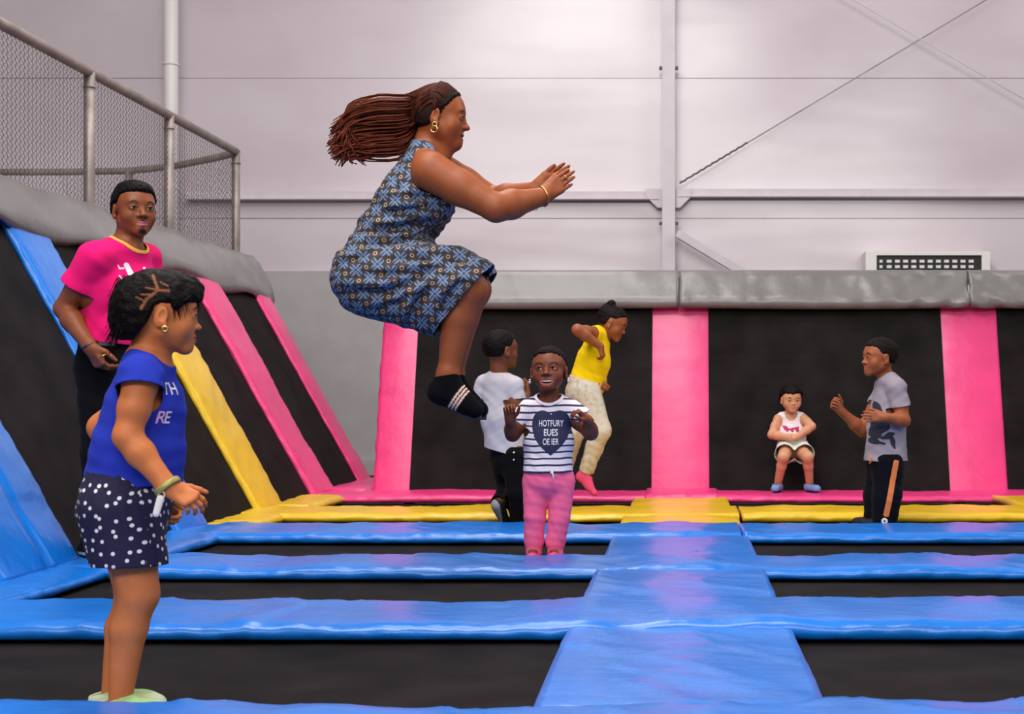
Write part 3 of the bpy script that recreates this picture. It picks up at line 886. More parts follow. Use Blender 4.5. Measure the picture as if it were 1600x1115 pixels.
        for i in range(4):
            p = pt(ml[i] - .004, offs[i], 0); a = 0; r0 = (.0092, .0094, .0090, .0078)[i]
            for j, (fr_, rr) in enumerate(((.44, .92), (.30, .84), (.26, .70))):
                a += math.radians(curl[i][j])
                dv = nrm(nrm(d + t * spread[i]) * math.cos(a) + n * math.sin(a))
                q = p + dv * fl[i] * fr_ * s
                b.append(cone(p, q, r0 * s * (1, .92, .84)[j], r0 * rr * s, .0035 * s)); p = q
            back = nrm(n * math.cos(a) * -1 + d * math.sin(a))
            self.nails.append((p + back * r0 * .5 * s, .0068 * s))
        th = nrm(d * thumb[0] + t * thumb[1] + n * thumb[2])
        p = pt(.020, .022, .006); q = p + th * .045 * s
        b.append(cone(p, q, .0165 * s, .0118 * s, .014 * s))
        th2 = nrm(th * (1 - tbend) + d * tbend)
        p2 = q + th2 * .033 * s; b.append(cone(q, p2, .0112 * s, .0098 * s, .004 * s))
        th3 = nrm(th2 * .8 + d * .2 + n * .1); p3 = p2 + th3 * .024 * s; b.append(cone(p2, p3, .0098 * s, .0075 * s, .004 * s))
        pr = b[start + 1:]
        lo = np.min([q.lo for q in pr], 0) - .006; hi = np.max([q.hi for q in pr], 0) + .006
        self.fine.append((lo, hi, hf))

    def arm(self, a, e, w, r=(.052, .042, .040, .027), k=.02):
        a, e, w = [np.asarray(v, float) for v in (a, e, w)]
        m1 = a * .55 + e * .45; m2 = e * .68 + w * .32
        self.b += [cone(a, m1, r[0], (r[0] + r[1]) / 2 * 1.02, k), cone(m1, e, (r[0] + r[1]) / 2 * 1.02, r[1] * .95, k), cone(e, m2, r[1] * .94, r[2] * 1.04, k), cone(m2, w, r[2] * 1.04, r[3], k)]
    def leg(self, h, k_, a, r=(.085, .058, .055, .036), back=None, k=.014):
        h, k_, a = [np.asarray(v, float) for v in (h, k_, a)]
        m = k_ * .68 + a * .32
        if back is not None: m = m + np.asarray(back) * r[2] * .28
        self.b += [cone(h, k_, r[0], r[1], k), cone(k_, m, r[1] * .92, r[2], k), cone(m, a, r[2], r[3], k)]
    def foot(self, a, heel, toe, r=.03, side=None):
        a, heel, toe = [np.asarray(v, float) for v in (a, heel, toe)]
        self.b += [cone(a, heel, r * 1.05, r * .95, .02), cone(heel, toe, r * .95, r * .62, .02, side, 1.25), cone(a, heel * .45 + toe * .55, r, r * .8, .02, side, 1.15)]

    def finish(self):
        V, Q = solid(self.b, self.h, self.fine)
        c = np.tile(np.array(lin(self.skin)), (len(V), 1))
        c = c * (1 + .07 * vnoise(V, 18) + .05 * vnoise(V, 60))[:, None]
        L = ((V - self.hc) @ self.R) / self.s
        L[:, 0] /= self.xs; L[:, 2] = np.where(L[:, 2] < 0, L[:, 2] / self.zs, L[:, 2])
        ax = np.abs(L[:, 0])
        near = (L[:, 1] > .06) & (np.abs(L[:, 2]) < .13)
        o = .0 if self.mouth == 'closed' else (.006 if self.mouth == 'smile' else .0150)
        w = .025 if o == 0 else (.030 if o == .006 else .044)
        lip = 1 - np.sqrt((L[:, 0] / w) ** 2 + ((L[:, 2] + .0668 + o * .5) / (.0115 + o * .95)) ** 2)
        c = blend(c, np.where(near & (L[:, 1] > .071), lip * 6, 0), self.lips)
        if o > 0:
            inner = 1 - np.sqrt((L[:, 0] / (w * .86)) ** 2 + ((L[:, 2] + .0655 + o * .45) / (o * 1.05)) ** 2)
            c = blend(c, np.where(near & (L[:, 1] < .082) & (L[:, 1] > .03), inner * 4, 0), tuple(int(v * .45) for v in self.lips))
        if self.has_brow:
            zb = .0215 + .006 * np.clip((ax - .014) / .02, 0, 1) - .012 * np.clip((ax - .036) / .02, 0, 1)
            br = 1 - np.sqrt(((ax - .034) / .0205) ** 2 + ((L[:, 2] - zb) / .0052) ** 2)
            c = blend(c, np.where(near, br * 3, 0) * .9, self.brow)
            # lash line
            ls = 1 - np.sqrt(((ax - .032) / .0165) ** 2 + ((L[:, 2] - .0055) / .0028) ** 2)
            c = blend(c, np.where(near, ls * 3, 0) * .85, self.brow)
        if self.beard:
            bz = 1 - np.sqrt((L[:, 0] / .021) ** 2 + ((L[:, 2] + .099) / .015) ** 2)
            c = blend(c, np.where(L[:, 1] > .05, bz * 2.5, 0) * .8, (22, 12, 9))
            ms = 1 - np.sqrt((L[:, 0] / .027) ** 2 + ((L[:, 2] + .0535 + .010 * (ax / .025) ** 2) / .0045) ** 2)
            c = blend(c, np.where(near, ms * 2, 0) * .6, (26, 14, 10))
        for (p, r) in self.nails:
            dd = np.linalg.norm(V - p, axis=1)
            c = blend(c, (1 - dd / r) * 1.2, tuple(min(255, int(v * 1.18 + 26)) for v in self.skin))
        if getattr(self, 'colorfn', None): c = self.colorfn(V, c, L)
        bo = mesh_obj('body', V, Q, M_SKIN, self.e, True, colors=np.clip(c, 0, 1))
        for nme, m in self.extra:
            mesh_obj(nme, m.V, m.F, simple('mouth_dark', (70, 20, 22), .5), self.e)
        return bo

    def garment(self, name, prims, color, cuts=(), h=.006, fold=(), mat=None, thick=.003, colorfn=None, label=None, uv=None, noise=.0015, creases=(), collar=None):
        V, Q = solid(prims, h)
        N = normals(V, Q)
        dsp = noise * vnoise(V, 14, len(name))
        for (amp, fr_, dr, sd) in fold: dsp = dsp + folds(V, N, amp, fr_, dr, sd)
        if creases: dsp = dsp + crease(V, creases)
        V = V + N * dsp[:, None]
        F = Q.tolist()
        if cuts:
            g = np.max([c(V) for c in cuts], axis=0)
            if collar:
                cg = collar[0](V) + collar[1]
                Vc, Fc = clip(V, Q, np.maximum(g, -cg))
                co = mesh_obj('collar', Vc, Fc, M_CLOTH, self.e, True, colors=np.tile(np.array(lin(collar[2])), (len(Vc), 1))); solidify(co, .005, 0)
                g = np.maximum(g, cg)
            V, F = clip(V, Q, g)
        c = np.tile(np.array(lin(color)), (len(V), 1))
        if colorfn: c = colorfn(V, c)
        o = mesh_obj(name, V, F, mat or M_CLOTH, self.e, True, colors=c, uv=uv)
        if thick: solidify(o, thick)
        if label: o['label'] = label
        self.last = (V, F)
        return o

    def hair(self, color, t=.008, line=None, curl=.003, freq=70, extra=(), h=.004, mat=None, name='hair', colorfn=None, cuts=()):
        s, R, loc = self.s, self.R, self.loc
        pr = [ell(loc(0, -.014, .030), (np.array([.0725 * self.xs, .094, .083]) * 1.03 + t) * s, R, .02), ell(loc(0, .026, .024), (np.array([.064 * self.xs, .060, .066]) * 1.02 + t * .8) * s, R, .03 * s)]
        # sides and nape
        for sx in (-1, 1): pr.append(ell(loc(sx * .045, -.03, -.01), (np.array([.03, .045, .05]) + t * .4) * s, R, .02 * s))
        pr.append(ell(loc(0, -.06, -.03), (np.array([.05, .03, .045]) + t * .4) * s, R, .02 * s))
        pr += list(extra)
        V, Q = solid(pr, h)
        N = normals(V, Q)
        V = V + N * (curl * vnoise(V, freq, 3) + curl * .6 * vnoise(V, freq * 2.1, 5))[:, None]
        L = ((V - self.hc) @ R) / s
        L[:, 0] /= self.xs; L[:, 2] = np.where(L[:, 2] < 0, L[:, 2] / self.zs, L[:, 2])
        line = line or (((-.12, -.074), (-.05, -.07), (-.028, -.05), (-.018, .018), (.012, .022), (.03, .026), (.045, .052), (.07, .072), (.1, .076)))
        ly, lz = zip(*line)
        g = np.interp(L[:, 1], ly, lz) - L[:, 2] + .0035 * vnoise(V, 160, 8)
        V = V - N * ((t + .010) * s * np.clip(1 + g / .016, 0, 1) ** 1.5)[:, None]
        for c_ in cuts: g = np.maximum(g, c_(V))
        V, F = clip(V, Q, g)
        c = np.tile(np.array(lin(color)), (len(V), 1)) * (1 + .25 * vnoise(V, 50))[:, None]
        if colorfn: c = colorfn(V, c)
        return mesh_obj(name, V, F, mat or M_HAIR, self.e, True, colors=np.clip(c, 0, 1))

def crease(V, lines):
    """cloth folds: (points, depth, half width); each a furrow with a soft ridge beside it, running round the body"""
    out = np.zeros(len(V))
    for pts, dep, wd in lines:
        best = np.full(len(V), 9.0)
        sg = np.zeros(len(V)); fade = np.zeros(len(V))
        tot = len(pts) - 1
        for i in range(tot):
            a = np.array([pts[i][0], pts[i][2]]); b = np.array([pts[i + 1][0], pts[i + 1][2]]); ba = b - a
            q = V[:, [0, 2]] - a
            t = np.clip((q @ ba) / (ba @ ba), 0, 1)
            dv = q - t[:, None] * ba; dd = np.linalg.norm(dv, axis=1)
            m = dd < best; best = np.where(m, dd, best); sg = np.where(m, np.sign(dv[:, 1]), sg); u = (i + t) / tot; fade = np.where(m, np.sin(np.pi * np.clip(u * .9 + .05, 0, 1)), fade)
        out += fade * dep * (-np.exp(-(best / wd) ** 2) + .75 * np.exp(-((best - wd * 1.7) / wd) ** 2) * (sg > 0))
    return out

def print_on(V, F, pts2, faces, O, U, Vv, mat, parent, name, off=.0018, depth=.25):
    """lay a flat print (2-D points in metres) on a garment: dropped along the normal onto its surface"""
    bvh = BVHTree.FromPolygons([tuple(v) for v in V], F)
    O = np.asarray(O, float); U = nrm(U); Vv = np.asarray(Vv, float); Vv = nrm(Vv - U * (Vv @ U)); N = np.cross(U, Vv)
    out = []
    for (x, y) in pts2:
        p = O + U * x + Vv * y + N * depth
        hit = bvh.ray_cast(Vector(p), Vector(-N), depth * 3)
        q = np.array(hit[0]) + N * off if hit[0] is not None else None
        out.append(q)
    good = [f for f in faces if all(out[i] is not None for i in f)]
    used = sorted({i for f in good for i in f})
    if not used: return None
    mp = {i: k for k, i in enumerate(used)}
    return mesh_obj(name, np.array([out[i] for i in used]), [[mp[i] for i in f] for f in good], mat, parent, False)

def text2d(s, size, res=.006, shear=0.0, sx=1.0):
    cu = bpy.data.curves.new('lettering', 'FONT'); cu.body = s; cu.size = size; cu.align_x = 'CENTER'; cu.align_y = 'CENTER'; cu.shear = shear; cu.offset = size * .012
    o = bpy.data.objects.new('lettering', cu); COL.objects.link(o)
    dg = bpy.context.evaluated_depsgraph_get()
    me = bpy.data.meshes.new_from_object(o.evaluated_get(dg))
    bpy.data.objects.remove(o); bpy.data.curves.remove(cu)
    bm = bmesh.new(); bm.from_mesh(me); bmesh.ops.triangulate(bm, faces=bm.faces)
    for _ in range(2):
        ed = [e for e in bm.edges if e.calc_length() > res * 2]
        if ed: bmesh.ops.subdivide_edges(bm, edges=ed, cuts=1); bmesh.ops.triangulate(bm, faces=bm.faces)
    P = [(v.co.x * sx, v.co.y) for v in bm.verts]; bm.verts.index_update(); F = [[v.index for v in f.verts] for f in bm.faces]
    bm.free(); bpy.data.meshes.remove(me)
    return P, F

def shape2d(inside, w, h, step):
    """grid-filled flat shape, |x|<w, |y|<h, where inside(x,y)<=0, cut cleanly along the outline"""
    xs = np.arange(-w, w + step, step); ys = np.arange(-h, h + step, step)
    Xg, Yg = np.meshgrid(xs, ys); V = np.stack([Xg.ravel(), Yg.ravel(), 0 * Xg.ravel()], 1)
    n = len(xs); Q = np.array([[j * n + i, j * n + i + 1, (j + 1) * n + i + 1, (j + 1) * n + i] for j in range(len(ys) - 1) for i in range(n - 1)])
    V, F = clip(V, Q, inside(V[:, 0], V[:, 1]))
    return [(a, b) for a, b, _ in V], F
# ------------------------------------------------------------------ the jumping woman
def floral():
    m, nt, p = nt_of('floral_print_cotton')
    N = nt.nodes.new; 
    def mth(op, a, b=None):
        n = N('ShaderNodeMath'); n.operation = op
        for i, v in enumerate((a, b)):
            if v is None: continue
            if isinstance(v, (int, float)): n.inputs[i].default_value = v
            else: L_(nt, v, n.inputs[i])
        return n.outputs[0]
    uv = N('ShaderNodeUVMap'); uv.uv_map = 'UVMap'
    ns = N('ShaderNodeTexNoise'); ns.inputs['Scale'].default_value = 9; L_(nt, uv.outputs[0], ns.inputs['Vector'])
    mp = N('ShaderNodeMapping'); mp.inputs['Rotation'].default_value = (0, 0, math.radians(28)); mp.inputs['Scale'].default_value = (17, 17, 17)
    L_(nt, uv.outputs[0], mp.inputs['Vector'])
    ad = N('ShaderNodeMixRGB'); ad.blend_type = 'ADD'; ad.inputs[0].default_value = .35
    L_(nt, mp.outputs[0], ad.inputs[1]); L_(nt, ns.outputs['Color'], ad.inputs[2])
    sp = N('ShaderNodeSeparateXYZ'); L_(nt, ad.outputs[0], sp.inputs[0])
    def flower(ox, oy, a, b, rot):
        x = mth('SUBTRACT', mth('FRACT', mth('ADD', sp.outputs[0], ox)), .5); y = mth('SUBTRACT', mth('FRACT', mth('ADD', sp.outputs[1], oy)), .5)
        r = mth('SQRT', mth('ADD', mth('MULTIPLY', x, x), mth('MULTIPLY', y, y)))
        th = mth('ARCTAN2', y, x)
        pet = mth('ABSOLUTE', mth('COSINE', mth('ADD', mth('MULTIPLY', th, 2.0), rot)))
        lim = mth('ADD', a, mth('MULTIPLY', pet, b))
        return mth('LESS_THAN', r, lim), r, pet
    f1, r1, p1 = flower(0, 0, .17, .33, 0.6)
    f2, r2, p2 = flower(.5, .5, .20, .06, 0)
    base = N('ShaderNodeRGB'); base.outputs[0].default_value = (*lin((60, 53, 52)), 1)
    br = N('ShaderNodeRGB'); br.outputs[0].default_value = (*lin((78, 64, 58)), 1)
    bl = N('ShaderNodeRGB'); bl.outputs[0].default_value = (*lin((112, 131, 160)), 1)
    dk = N('ShaderNodeRGB'); dk.outputs[0].default_value = (*lin((52, 60, 88)), 1)
    pk = N('ShaderNodeRGB'); pk.outputs[0].default_value = (*lin((186, 160, 140)), 1)
    def mix(fac, a, b):
        n = N('ShaderNodeMixRGB'); L_(nt, fac, n.inputs[0]); L_(nt, a, n.inputs[1]); L_(nt, b, n.inputs[2]); return n.outputs[0]
    c = mix(f2, base.outputs[0], br.outputs[0])
    ring = mth('MULTIPLY', mth('LESS_THAN', r2, .13), mth('GREATER_THAN', r2, .075)); c = mix(ring, c, pk.outputs[0])
    c = mix(f1, c, bl.outputs[0])
    # veins and centre of the blue flowers
    vein = mth('MULTIPLY', f1, mth('GREATER_THAN', p1, .965)); c = mix(vein, c, dk.outputs[0])
    cen = mth('LESS_THAN', r1, .07); c = mix(cen, c, dk.outputs[0])
    L_(nt, c, p.inputs['Base Color'])
    p.inputs['Roughness'].default_value = .75; p.inputs['Specular IOR Level'].default_value = .25
    add_bump(nt, p, 24, .25, .006, 3)
    return m
def build_woman():
    wm = Person('woman in a blue floral dress jumping in mid air, long braids flying', 5.4, W(640, 500, 5.4), (152, 80, 43), (124, 55, 44))
    P = wm.P; Y = np.array([0, 1.0, 0])
    # torso
    wm.b += [cone(P(668, 262), P(648, 312), .075, .115, .04, Y, 1.45), cone(P(648, 312), P(616, 372), .12, .115, .04, Y, 1.2), cone(P(616, 372), P(590, 425), .115, .145, .04, Y, 1.2)]
    hr = tilt(frame((1, 0.03, 0)), -6)
    hc = P(688, 183); wm.head(hc, hr, 1.03, jaw=1.12, cheek=1.2, nose=1.1, mouth='smile', eye=.72, gaze=(0, 1, -.2), lipsz=1.15, hf=.0022)
    wm.b += [cone(wm.loc(0, -.022, -.05), P(664, 246), .054, .066, .03), cone(wm.loc(0, .035, -.088), P(690, 240), .034, .04, .03)]
    for dy in (-.165, .165):
        wm.b.append(cone(P(662, 248, dy * .4), P(672, 264, dy * .95), .05, .062, .04))
    wm.arm(P(674, 268, -.17), P(775, 325, -.19), P(848, 307, -.055), (.074, .053, .052, .033))
    wm.arm(P(690, 266, .17), P(772, 312, .19), P(836, 296, .05), (.068, .05, .047, .03))
    # hands pressed together
    wm.hand(P(848, 307, -.05), P(902, 268, -.015) - P(848, 307, -.05), (0, 1, .1), (-.5, -.2, .8), .93, curl=((4, 6, 4), (2, 4, 4), (4, 8, 6), (8, 10, 8)), spread=(.0, .0, .0, -.03), thumb=(.9, .3, .25), hf=.002)
    wm.hand(P(838, 297, .045), P(893, 262, .025) - P(838, 297, .045), (0, -1, .1), (-.5, .2, .8), .93, curl=((4, 6, 4), (2, 4, 4), (4, 8, 6), (8, 10, 8)), spread=(.0, .0, .0, -.03), thumb=(.92, .32, .0), hf=.002)
    # legs
    for dy, kx, ax_, ay in ((-.09, 732, 700, 582), (.09, 738, 708, 584)):
        a = P(ax_, ay, dy)
        wm.leg(P(585, 440, dy), P(kx, 452, dy), a, (.11, .074, .064, .037), back=(-.9, 0, -.3))
        wm.foot(a, P(ax_ - 14, 612, dy), P(ax_ + 42, 640, dy), .036)
    wm.finish()
    # dress
    pr = [cone(P(661, 246), P(646, 318), .072, .128, .05, Y, 1.52), cone(P(645, 318), P(616, 372), .130, .128, .05, Y, 1.22), cone(P(616, 372), P(592, 425), .128, .158, .05, Y, 1.22)]
    for dy in (-.075, .075):
        pr.append(ell(P(672, 318, dy), (.09, .075, .075), None, .05))
        pr.append(cone(P(664, 242, dy), P(668, 262, dy * 1.4), .045, .05, .04))
    pr += [ell(P(658, 343), (.088, .15, .045), None, .025), ell(P(640, 372), (.085, .145, .05), None, .03)]
    for dy in (-.085, .085):
        pr += [cone(P(586, 432, dy), P(705, 446, dy), .150, .122, .05), cone(P(610, 422, dy), P(742, 434, dy), .112, .086, .05), cone(P(578, 437, dy), P(682, 486, dy), .128, .092, .05), cone(P(660, 470, dy), P(725, 500, dy), .09, .06, .05)]
    cuts = [cut_plane(P(725, 478), (.76, 0, -.65)), cut_ball(P(683, 266, -.215), .102), cut_ball(P(690, 266, .225), .10), cut_ball(P(699, 226), (.082, .12, .072))]
    CR = [([P(580, 372), P(630, 366), P(690, 352)], .012, .016), ([P(570, 392), P(620, 388), P(684, 372)], .010, .014), ([P(640, 412), P(690, 412), P(765, 402)], .014, .018),
          ([P(545, 462), P(620, 466), P(720, 420)], .013, .020), ([P(600, 440), P(650, 436), P(735, 412)], .010, .016), ([P(650, 515), P(665, 482), P(690, 452)], .016, .018), ([P(600, 488), P(640, 480), P(668, 462)], .010, .015),
          ([P(628, 320), P(668, 318), P(706, 308)], .007, .012), ([P(600, 345), P(640, 340), P(700, 330)], .007, .012), ([P(545, 420), P(575, 415), P(610, 398)], .007, .012), ([P(700, 500), P(712, 470), P(740, 440)], .010, .014), ([P(634, 262), P(628, 290), P(640, 312)], .006, .012)]
    CR = [(a, b * 1.7, c) for a, b, c in CR]
    o = wm.garment('dress', pr, (90, 90, 120), cuts, .0055, [(.0070, 70, (.35, .1, .9), 1), (.006, 52, (-.5, .3, .8), 4), (.0024, 150, (.3, .2, 1), 7)], floral(), .003, uv='box', creases=CR, label='sleeveless blue and brown floral dress')
    # ankle socks with bands of small stripes
    for dy, ax_ in ((-.09, 700), (.09, 708)):
        pr = [cone(P(ax_ - 1, 586, dy), P(ax_ - 10, 613, dy), .046, .044, .02), cone(P(ax_ - 15, 612, dy), P(ax_ + 42, 640, dy), .042, .033, .02, Y, 1.15), cone(P(ax_ + 2, 600, dy), P(ax_ + 30, 630, dy), .044, .036, .02)]
        def sock(V, c, dy=dy, ax_=ax_):
            u = P(ax_ + 26, 620, dy); dd = nrm(P(ax_ + 40, 634, dy) - P(ax_, 606, dy))
            t = (V - u) @ dd
            up = (V - P(ax_ + 26, 630, dy))[:, 2]
            z = np.abs(((t + .03) % .0125) - .006) < .0034
            side = V[:, 1] < P(ax_, 600, dy)[1] + .01
            m = z & (t > -.03) & (t < .009) & (up > -.038)
            c = blend(c, m * 1.0, (226, 190, 176))
            return c
        wm.garment('ankle_sock', pr, (10, 10, 13), [cut_plane(P(ax_, 586, dy), (-.15, 0, 1))], .0035, [], M_CLOTH, .0025, sock if dy < 0 else None, noise=.0008)
        m = MB(); m.tube([P(ax_ - 18, 624, dy), P(ax_ + 10, 637, dy), P(ax_ + 34, 650, dy), P(ax_ + 52, 652, dy)], [.012, .014, .014, .01], 8)
        m.build('sock_sole', simple('sock_grip', (62, 56, 60), .8), wm.e, True)
    # jewellery
    er = wm.loc(.088, -.002, -.052)
    m = MB(); m.torus(er + np.array([.0, -.003, .006]), (0, 1, 0), .0085, .0026); m.torus(er + np.array([-.002, -.004, -.012]), (0.2, 1, 0), .0125, .0032); m.build('earring', M_GOLD, wm.e, True)
    wr = P(848, 307, -.055); wd = nrm(P(848, 307, -.055) - P(775, 325, -.19))
    m = MB(); m.torus(wr - wd * .0, nrm(wd + np.array([.15, 0, .05])), .037, .0038, 26); m.sphere(wr + np.array([.004, -.03, -.02]), .006); m.build('bracelet', M_GOLD, wm.e, True)
    m = MB(); p0 = wr + np.array([-.01, -.012, -.036]); m.tube([p0, p0 + np.array([-.012, -.006, -.018]), p0 + np.array([-.028, -.006, -.018]), p0 + np.array([-.035, -.004, -.006])], .0012, 5); m.build('bracelet_chain', simple('silver', (205, 205, 210), .25, 1.0), wm.e, True)
    rp = P(884, 277, -.03); m = MB(); m.torus(rp, P(902, 268) - P(848, 307), .0100, .0018); m.build('finger_ring', M_GOLD, wm.e, True)
    # hair: cap on the scalp plus flying braids
    wm.hair((34, 19, 17), .006, line=((-.12, -.055), (-.05, -.06), (-.028, -.05), (-.012, -.02), (.012, .010), (.035, .030), (.052, .060), (.07, .086), (.1, .095)), curl=.0012, h=.0035)
    rnd = random.Random(5)
    V = []; F = []; Cc = []
    s, R = wm.s, wm.R
    def strand(pts, r0, r1, c0, c1):
        m = MB(); n = len(pts); m.tube(pts, [(r0 + (r1 - r0) * (i / (n - 1)) ** 1.5) * min(1, .3 + i * .12) for i in range(n)], 5)
        b = len(V); V.extend(m.V); F.extend([[i + b for i in f] for f in m.F])
        for i in range(n):
            t = i / (n - 1)
            bead = .82 + .3 * (i % 2)
            Cc.extend([[(c0[k] + (c1[k] - c0[k]) * t) * bead for k in range(3)]] * 5)
    def cr(pts, n):
        pts = [pts[0]] + list(pts) + [pts[-1]]; out = []
        m = len(pts) - 3
        for i in range(n):
            u = i / (n - 1) * m; k = min(int(u), m - 1); t = u - k
            p0, p1, p2, p3 = pts[k], pts[k + 1], pts[k + 2], pts[k + 3]
            out.append(.5 * ((2 * p1) + (p2 - p0) * t + (2 * p0 - 5 * p1 + 4 * p2 - p3) * t * t + (3 * p1 - p0 - 3 * p2 + p3) * t ** 3))
        return out
    for i in range(340):
        v = rnd.random(); sx = rnd.uniform(-1, 1)
        v2 = min(1, max(0, v + rnd.gauss(0, .05)))
        dy = sx * .085
        def ph(y, z, x=sx):       # on the scalp
            q = np.array([x * .078, y, z]);  c0 = np.array([0, -.014, .03]); e = q - c0; k = math.sqrt((e[0] / .083) ** 2 + (e[1] / .104) ** 2 + (e[2] / .093) ** 2)
            return wm.loc(*(c0 + e / k * 1.0))
        vr = v * min(1, abs(sx) * 1.15) ** 2.2; fy = .068 - .056 * vr; fz = .092 - .086 * vr
        sj = max(-1, min(1, sx + rnd.gauss(0, .05)))
        pts = [ph(fy + rnd.gauss(0, .003), fz) * .955 + wm.loc(0, -.014, .03) * .045, ph(fy - .022, fz + .016 * (1 - vr), sj), ph(-.02, .118 * (1 - vr) + .035 * vr, sj), ph(-.085, .080 - .10 * v, sj)]
        top = lambda a, b_: a + (b_ - a) * v2
        jit = rnd.gauss(0, 2.5)
        end = 508 + abs(rnd.gauss(0, 26)) + 22 * abs(v2 - .55)
        pts += [P(632 + rnd.gauss(0, 3), top(151, 236) + jit, dy * 1.0), P(585, top(151, 244) + jit, dy * 1.15), P(546, top(166, 243) + rnd.gauss(0, 4), dy * 1.25), P(end, top(194, 254) + rnd.gauss(0, 6), dy * 1.3 + rnd.gauss(0, .012))]
        red = rnd.uniform(.3, 1.15)
        c1 = np.array(lin((128, 58, 38))) * red
        strand(cr(pts, 24), .0047, .002, np.array(lin((36, 19, 16))), c1)
    mesh_obj('braids', V, F, M_HAIR, wm.e, True, colors=np.clip(np.array(Cc), 0, 1))
    tag(bpy.data.objects['braids'], 'long thin reddish brown braids', kind='stuff')
    return wm
woman = build_woman()
# ------------------------------------------------------------------ girl in polka-dot shorts, nearest the camera
def dots_mat():
    m, nt, p = nt_of('polka_dot_cotton')
    uv = nt.nodes.new('ShaderNodeUVMap'); uv.uv_map = 'UVMap'
    v = nt.nodes.new('ShaderNodeTexVoronoi'); v.voronoi_dimensions = '2D'; v.inputs['Scale'].default_value = 36; v.inputs['Randomness'].default_value = .72
    L_(nt, uv.outputs[0], v.inputs['Vector'])
    r = nt.nodes.new('ShaderNodeValToRGB'); r.color_ramp.interpolation = 'LINEAR'
    r.color_ramp.elements[0].position = .15; r.color_ramp.elements[0].color = (*lin((226, 224, 232)), 1)
    r.color_ramp.elements[1].position = .19; r.color_ramp.elements[1].color = (*lin((20, 14, 56)), 1)
    L_(nt, v.outputs['Distance'], r.inputs['Fac']); L_(nt, r.outputs['Color'], p.inputs['Base Color'])
    p.inputs['Roughness'].default_value = .85; add_bump(nt, p, 30, .2, .006, 3)
    return m
def strands(person, roots, name, color, r=.0014, seed=1):
    """wisps: list of polylines"""
    V = []; F = []
    for pts in roots:
        m = MB(); n = len(pts); m.tube(pts, [r * (1 - .6 * i / (n - 1)) for i in range(n)], 4); b = len(V)
        V.extend(m.V); F.extend([[i + b for i in f] for f in m.F])
    c = np.tile(np.array(lin(color)), (len(V), 1))
    return mesh_obj(name, V, F, M_HAIR, person.e, True, colors=c)

